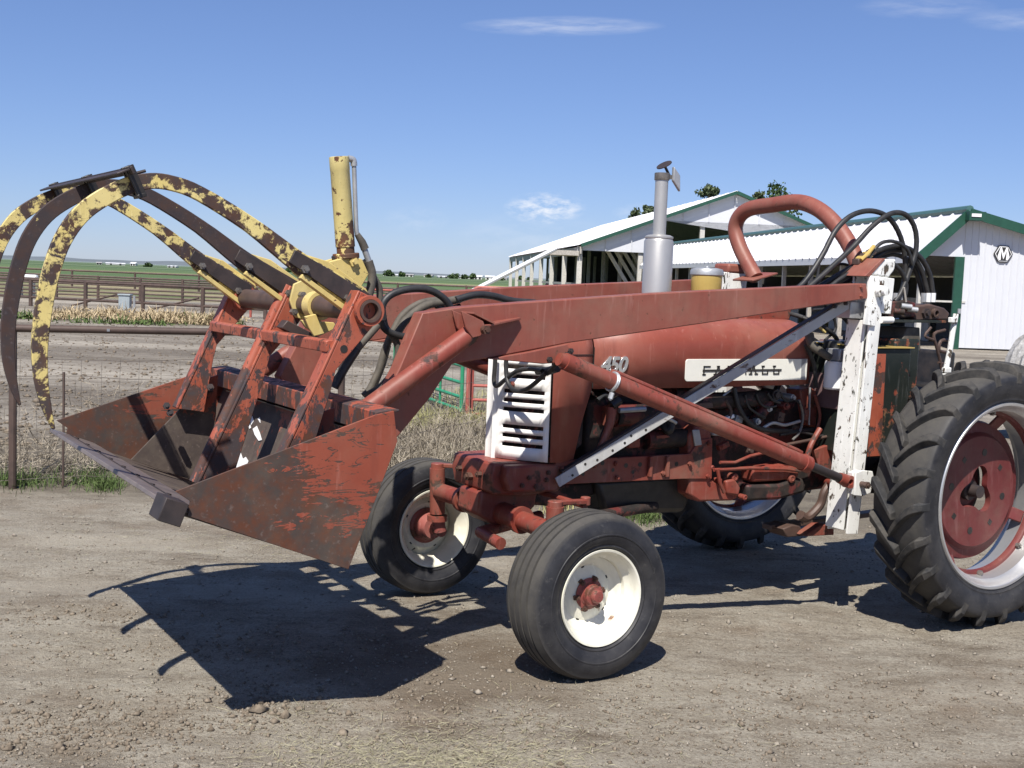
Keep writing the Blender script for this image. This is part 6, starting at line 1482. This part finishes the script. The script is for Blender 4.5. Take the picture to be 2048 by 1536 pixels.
HL = [(262, 13, 7, 900, 'tall pale block of far farm buildings at the horizon', M_rooflight), (225, 36, 4.5, 930, 'long low pale building among far farm buildings', M_rooflight), (193, 10, 5, 880, 'small white roofed far building with a window row', M_houseroof), (340, 20, 4, 800, 'far white shed at the right of the far farm group', M_rooflight), (412, 14, 4, 950, 'lone low pale shed far across the field', M_rooflight),
      (776, 30, 4, 820, 'long pale shed below the far dark tree clump', M_rooflight), (812, 16, 5, 850, 'pale far house right of the long shed', M_houseroof), (850, 18, 5, 900, 'grey roofed far house in the middle of the village row', M_houseroof), (878, 22, 4, 840, 'low white far building in the village row', M_rooflight), (925, 30, 5, 870, 'wide pale far building before the tree row', M_rooflight), (948, 16, 8, 820, 'far white house with steep roof beside the lone tree', M_rooflight), (972, 18, 8, 840, 'far white house with twin bright walls', M_rooflight), (1000, 14, 5, 900, 'small far house near the barn tube', M_houseroof)]
for i, (px, w_, h_, dep, lb, rm_) in enumerate(HL): house(px, w_, h_, dep, lb, rm_, ang=rnd.uniform(-.5, .5))
for i, (px, w_, h_, dep, lb) in enumerate(((290, 15, 6, 700, 'round dark tree alone beside far pale buildings'), (768, 20, 9, 720, 'rounded dark far tree clump left of the village'), (797, 14, 6, 740, 'small far tree right of the rounded clump'), (902, 20, 7, 760, 'wide far tree behind the village row'), (922, 12, 7, 760, 'far tree joined to the wide one'), (938, 11, 11, 740, 'taller lone far tree beside the white house'), (994, 11, 7, 760, 'far tree left of the barn tube'), (1034, 14, 9, 700, 'far dark tree seen between barn poles'), (1052, 12, 7, 720, 'smaller far tree seen between barn poles'), (572, 14, 6, 760, 'small far tree beyond the grapple bracket'), (450, 10, 5, 800, 'tiny far bush on the open field edge'), (850, 10, 5, 780, 'small far tree in front of grey roofed house'))):
    s = dep/FPX; tree(lb, gpt(px, dep), h_*s, w_*s, h_*s*.9, M_leaf, 60+i, nleaf=420, ls=1.3, group=None, name='far_tree')
# low ridge of hills on the skyline
M_hill = plain('hill_haze_blue', (.12, .14, .155), rough=.95, var=.15, scale=.003, bump=0)  # grey-blue base colour stands in for distance haze over the hills
hm = MB(); n = 70; vs = []; fs = []
for i in range(n):
    lt = -5200+i*110; e = 15*math.exp(-((lt+2600)/1500)**2)*(1+.25*math.sin(i*.7)+.15*math.sin(i*1.9))+7+3*math.sin(i*.5)
    for (dd_, zz) in ((-300, -3), (0, e*.8), (250, e), (900, -3)): vs.append(CD(lt, 7600+dd_, zz))
for i in range(n-1):
    for k in range(3): fs.append((i*4+k, (i+1)*4+k, (i+1)*4+k+1, i*4+k+1))
hm.add(vs, fs); kind(hm.build('hills', M_hill), 'structure')

# ================================================================== LOOSE STUFF ON THE GROUND
def bulk(name, V, F, mat, lbl=None, smooth=False):
    me = bpy.data.meshes.new(name); V = np.asarray(V, dtype=np.float32).reshape(-1, 3); F = np.asarray(F, dtype=np.int32); k = F.shape[1]
    me.vertices.add(len(V)); me.vertices.foreach_set('co', V.ravel()); me.loops.add(F.size); me.loops.foreach_set('vertex_index', F.ravel())
    me.polygons.add(len(F)); me.polygons.foreach_set('loop_start', np.arange(0, F.size, k)); me.polygons.foreach_set('loop_total', np.full(len(F), k))
    if smooth: me.polygons.foreach_set('use_smooth', np.ones(len(F), dtype=bool))
    me.update(); me.materials.append(mat); o = bpy.data.objects.new(name, me); COL.objects.link(o); kind(o, 'stuff')
    if lbl: o['label'] = lbl[0]; o['category'] = lbl[1]
    return o
def ramp_mat(name, c0, c1, scale=25, rough=.85):
    t = NT(name); cc = t.mix(t.ramp(t.noise(scale, 3, .6, t.pos()), .32, .68), c0, c1); col(t, cc); return t.done(rough, 0, .25)
M_peb = ramp_mat('pebble', (.15, .125, .098), (.34, .30, .245), 45); M_clod = ramp_mat('clod', (.11, .086, .062), (.25, .205, .155), 30)
M_straw = ramp_mat('straw', (.20, .18, .11), (.42, .39, .26), 30); M_twig = ramp_mat('dry_twig', (.11, .088, .062), (.40, .35, .27), 14); M_weed = ramp_mat('dry_weed', (.30, .23, .13), (.52, .42, .27), 6)
M_grass = ramp_mat('grass', (.045, .080, .022), (.115, .155, .05), 10); M_drygrass = ramp_mat('dry_grass', (.19, .20, .075), (.40, .36, .18), 8)
def world_xy(lat, dep): return CAM.x+fx*dep+rx*lat, CAM.y+fy*dep+ry*lat
OCT = np.array([(1, 0, 0), (0, 1, 0), (-1, 0, 0), (0, -1, 0), (0, 0, 1), (0, 0, -1)], dtype=float)
OF = np.array([(0, 1, 4), (1, 2, 4), (2, 3, 4), (3, 0, 4), (1, 0, 5), (2, 1, 5), (3, 2, 5), (0, 3, 5)])
def stones(n, lat, dep, size, flat=.6):
    x, y = world_xy(lat, dep); z = ground_z(lat, dep)
    J = OCT[None]*(1+nrg.uniform(-.35, .35, (n, 6, 1)))*size[:, None, None]*nrg.uniform(.6, 1.2, (n, 1, 3)); J[:, :, 2] *= flat
    a = nrg.uniform(0, 2*PI, n); c, s = np.cos(a)[:, None], np.sin(a)[:, None]
    X = J[:, :, 0]*c-J[:, :, 1]*s+x[:, None]; Y = J[:, :, 0]*s+J[:, :, 1]*c+y[:, None]; Zz = J[:, :, 2]+z[:, None]+size[:, None]*.22
    return np.stack([X, Y, Zz], -1).reshape(-1, 3), (OF[None]+np.arange(n)[:, None, None]*6).reshape(-1, 3)
n = 14000
dep = 3.05+6.2*nrg.uniform(0, 1, n)**1.2; lat = nrg.uniform(-.46, .46, n)*dep*1.02
sz = nrg.gamma(2.0, .0020, n)+.0020
V, F = stones(n, lat, dep, sz); bulk('gravel', V, F, M_peb, ('pale gravel stones scattered over the dirt yard', 'gravel'))
# crumbled clods along the ruts and at lower left
cl_lat, cl_dep, cl_sz = [], [], []
for (px, py, spx, spy, k, s) in ((150, 1450, 110, 30, 420, .0050), (240, 1470, 120, 30, 300, .0045), (520, 1410, 45, 18, 160, .008), (40, 1490, 80, 30, 200, .0045), (350, 1430, 150, 30, 350, .005), (900, 1400, 260, 40, 900, .004), (1400, 1400, 350, 60, 900, .004), (130, 1230, 120, 10, 220, .005), (250, 1300, 160, 16, 200, .004), (1750, 1420, 200, 50, 600, .004), (1000, 1470, 350, 40, 800, .004), (620, 1300, 180, 30, 260, .006)):
    for _ in range(k):
        g_ = P(nrg.normal(px, spx), min(1560, max(1000, nrg.normal(py, spy))), z=0); cl_lat.append((g_-CAM).dot(RH)); cl_dep.append((g_-CAM).dot(FH)); cl_sz.append(nrg.gamma(2, s*.5)+.002)
V, F = stones(len(cl_lat), np.array(cl_lat), np.array(cl_dep), np.array(cl_sz), .75); bulk('dirt_clods', V, F, M_clod, ('crumbled dark soil clods along the tyre ruts', 'soil'))
def blades(lat, dep, L, w, lean, curl, up0=0.0, z0=None, az=None):
    """ribbons of two segments; lean 0 = upright, 1 = flat"""
    n = len(lat); x, y = world_xy(lat, dep); z = (ground_z(lat, dep) if z0 is None else z0)
    a = nrg.uniform(0, 2*PI, n) if az is None else az; ux, uy = np.cos(a), np.sin(a)
    th = np.clip(lean, 0, 1)*PI/2; th2 = np.clip(lean+curl, 0, 1.15)*PI/2
    p0 = np.stack([x, y, z+up0], -1)
    d1 = np.stack([ux*np.sin(th), uy*np.sin(th), np.cos(th)], -1); d2 = np.stack([ux*np.sin(th2), uy*np.sin(th2), np.cos(th2)], -1)
    sd = np.stack([-uy, ux, np.zeros(n)], -1)*(w/2)[:, None]
    tw = nrg.uniform(-1, 1, n)[:, None]*np.stack([np.zeros(n), np.zeros(n), w*.5], -1)
    p1 = p0+d1*(L*.55)[:, None]; p2 = p1+d2*(L*.45)[:, None]
    V = np.stack([p0-sd-tw, p0+sd+tw, p1-sd*.8+tw, p1+sd*.8-tw, p2-sd*.2, p2+sd*.2], 1).reshape(-1, 3)
    Fq = np.array([(0, 1, 3, 2), (2, 3, 5, 4)]); F = (Fq[None]+np.arange(n)[:, None, None]*6).reshape(-1, 4)
    return V, F
def px_cloud(spec):
    la_, de_ = [], []
    for (px, py, sx, sy, k) in spec:
        X = nrg.normal(px, sx, k); Y = nrg.normal(py, sy, k)
        for a, b in zip(X, Y):
            if b < 640: continue
            g_ = P(a, min(b, 1600), z=0); la_.append((g_-CAM).dot(RH)); de_.append((g_-CAM).dot(FH))
    return np.array(la_), np.array(de_)
l_, d_2 = px_cloud([(830, 1535, 150, 40, 1900), (980, 1520, 120, 35, 700), (680, 1505, 110, 30, 300), (1050, 1480, 200, 40, 200), (430, 1085, 90, 18, 160), (600, 1110, 60, 14, 60), (620, 1420, 60, 20, 60), (700, 1300, 300, 80, 120), (1150, 1440, 300, 40, 160), (560, 1070, 120, 20, 100), (150, 1060, 130, 30, 120)])
k = len(l_); V, F = blades(l_, d_2, nrg.gamma(3, .013, k)+.012, nrg.uniform(.0010, .0022, k), nrg.uniform(.86, 1.0, k), nrg.uniform(-.02, .12, k), .006)
bulk('straw', V, F, M_straw, ('loose yellow straw strewn on the dirt', 'straw'))
# green tufts along the fence and under the tractor
l_, d_2 = px_cloud([(35, 966, 30, 6, 420), (165, 958, 26, 9, 380), (215, 973, 20, 6, 420), (95, 968, 50, 6, 120), (380, 967, 16, 5, 60), (1115, 985, 14, 16, 700), (1010, 1010, 20, 14, 500), (1290, 1035, 30, 8, 500), (930, 920, 30, 14, 500)])
k = len(l_); V, F = blades(l_, d_2, nrg.gamma(5, .016, k)+.02, nrg.uniform(.003, .006, k), nrg.uniform(.05, .55, k), nrg.uniform(.1, .5, k))
bulk('grass_tufts', V, F, M_grass, ('short green grass tufts along the fence foot', 'grass'))
l_, d_2 = px_cloud([(880, 850, 60, 10, 1500), (960, 842, 40, 8, 900), (1110, 1000, 20, 14, 500), (1000, 940, 40, 20, 400)]); 
lat2 = nrg.uniform(-1.6, 2.5, 4200); dep2 = nrg.uniform(13.2, 18.5, 4200); l_ = np.concatenate([l_, lat2]); d_2 = np.concatenate([d_2, dep2])
k = len(l_); V, F = blades(l_, d_2, nrg.gamma(6, .014, k)+.03, nrg.uniform(.004, .008, k), nrg.uniform(.05, .5, k), nrg.uniform(.1, .5, k), z0=np.zeros(k))
bulk('dry_grass', V, F, M_drygrass, ('dry yellowish grass standing behind the wire fence', 'grass'))
# tangled dead stalks behind the fence
def tangles(specs, L0, w0, name, mat, lbl):
    la_, de_ = [], []
    for (lat0, lat1, d0, d1, k) in specs: la_.append(nrg.uniform(lat0, lat1, k)); de_.append(nrg.uniform(d0, d1, k))
    la_, de_ = np.concatenate(la_), np.concatenate(de_); k = len(la_)
    up = np.abs(nrg.normal(0, .07, k)); x, y = world_xy(la_, de_); 
    V, F = blades(la_, de_, nrg.gamma(3, L0/3, k)+.06, nrg.uniform(w0*.6, w0*1.4, k), np.where(nrg.uniform(0, 1, k) < (.08 if L0 < .25 else .6), nrg.uniform(.1, .5, k), nrg.uniform(.55, 1.12, k)), nrg.uniform(-.4, .3, k), z0=up*.6)
    return bulk(name, V, F, mat, lbl)
tangles([(-1.6, .3, 10.4, 13.2, 9000), (-.9, 1.6, 11.6, 14.5, 6000), (-4.6, -2.6, 9.9, 11.8, 800), (-4.8, -3.4, 9.6, 10.6, 600), (-3.0, -1.4, 10.6, 12.0, 500), (-5.5, -1.0, 12.0, 17.0, 900)], .20, .0050, 'dead_stalks', M_twig, ('tangled dead grey stalks piled behind the wire fence', 'dead stalks'))
cl_, cd_, ch_ = [], [], []
for _ in range(46):                                           # bushy clumps of dead weeds, thicker and thinner
    c0 = nrg.uniform(-14.3, -9.2); c1 = nrg.uniform(36.4, 39.4); kk = int(nrg.uniform(60, 190)); sp = nrg.uniform(.16, .45)
    cl_.append(nrg.normal(c0, sp, kk)); cd_.append(nrg.normal(c1, sp, kk)); ch_.append(np.full(kk, nrg.uniform(.16, .46)))
cl_, cd_, ch_ = np.concatenate(cl_), np.concatenate(cd_), np.concatenate(ch_); k = len(cl_)
V, F = blades(cl_, cd_, ch_*nrg.uniform(.4, 1.1, k), nrg.uniform(.012, .035, k), nrg.uniform(.1, .85, k), nrg.uniform(.0, .5, k), z0=np.abs(nrg.normal(0, .08, k)))
bulk('dry_weeds', V, F, M_weed, ('dry tan weeds growing around the utility box', 'weeds'))
gl_, gd_ = [], []
for (c0, c1, kk, sp) in ((-9.5, 37.4, 700, .35), (-9.0, 38.0, 300, .3), (-14.9, 36.6, 300, .5), (-12.0, 35.6, 160, .8), (-16.0, 36.2, 260, .6), (-10.8, 35.8, 140, .5)):
    gl_.append(nrg.normal(c0, sp, kk)); gd_.append(nrg.normal(c1, sp*.6, kk))
l_, d_2 = np.concatenate(gl_), np.concatenate(gd_)
k = len(l_); V, F = blades(l_, d_2, nrg.gamma(4, .045, k)+.03, nrg.uniform(.02, .05, k), nrg.uniform(.1, .9, k), nrg.uniform(.1, .5, k), z0=np.zeros(k)); bulk('green_weeds', V, F, M_grass, ('low green weeds beside the dry tan weeds', 'weeds'))
# trampled clods over the corral soil beyond the fence
n = 5200; dep = 11.5+24*nrg.uniform(0, 1, n)**1.4; lat = -dep*nrg.uniform(.08, .46, n); sz = nrg.gamma(2, .008, n)+.006
V, F = stones(n, lat, dep, sz, .55); bulk('corral_clods', V, F, M_clod, ('trampled soil clods over the corral beyond the wire', 'soil'))
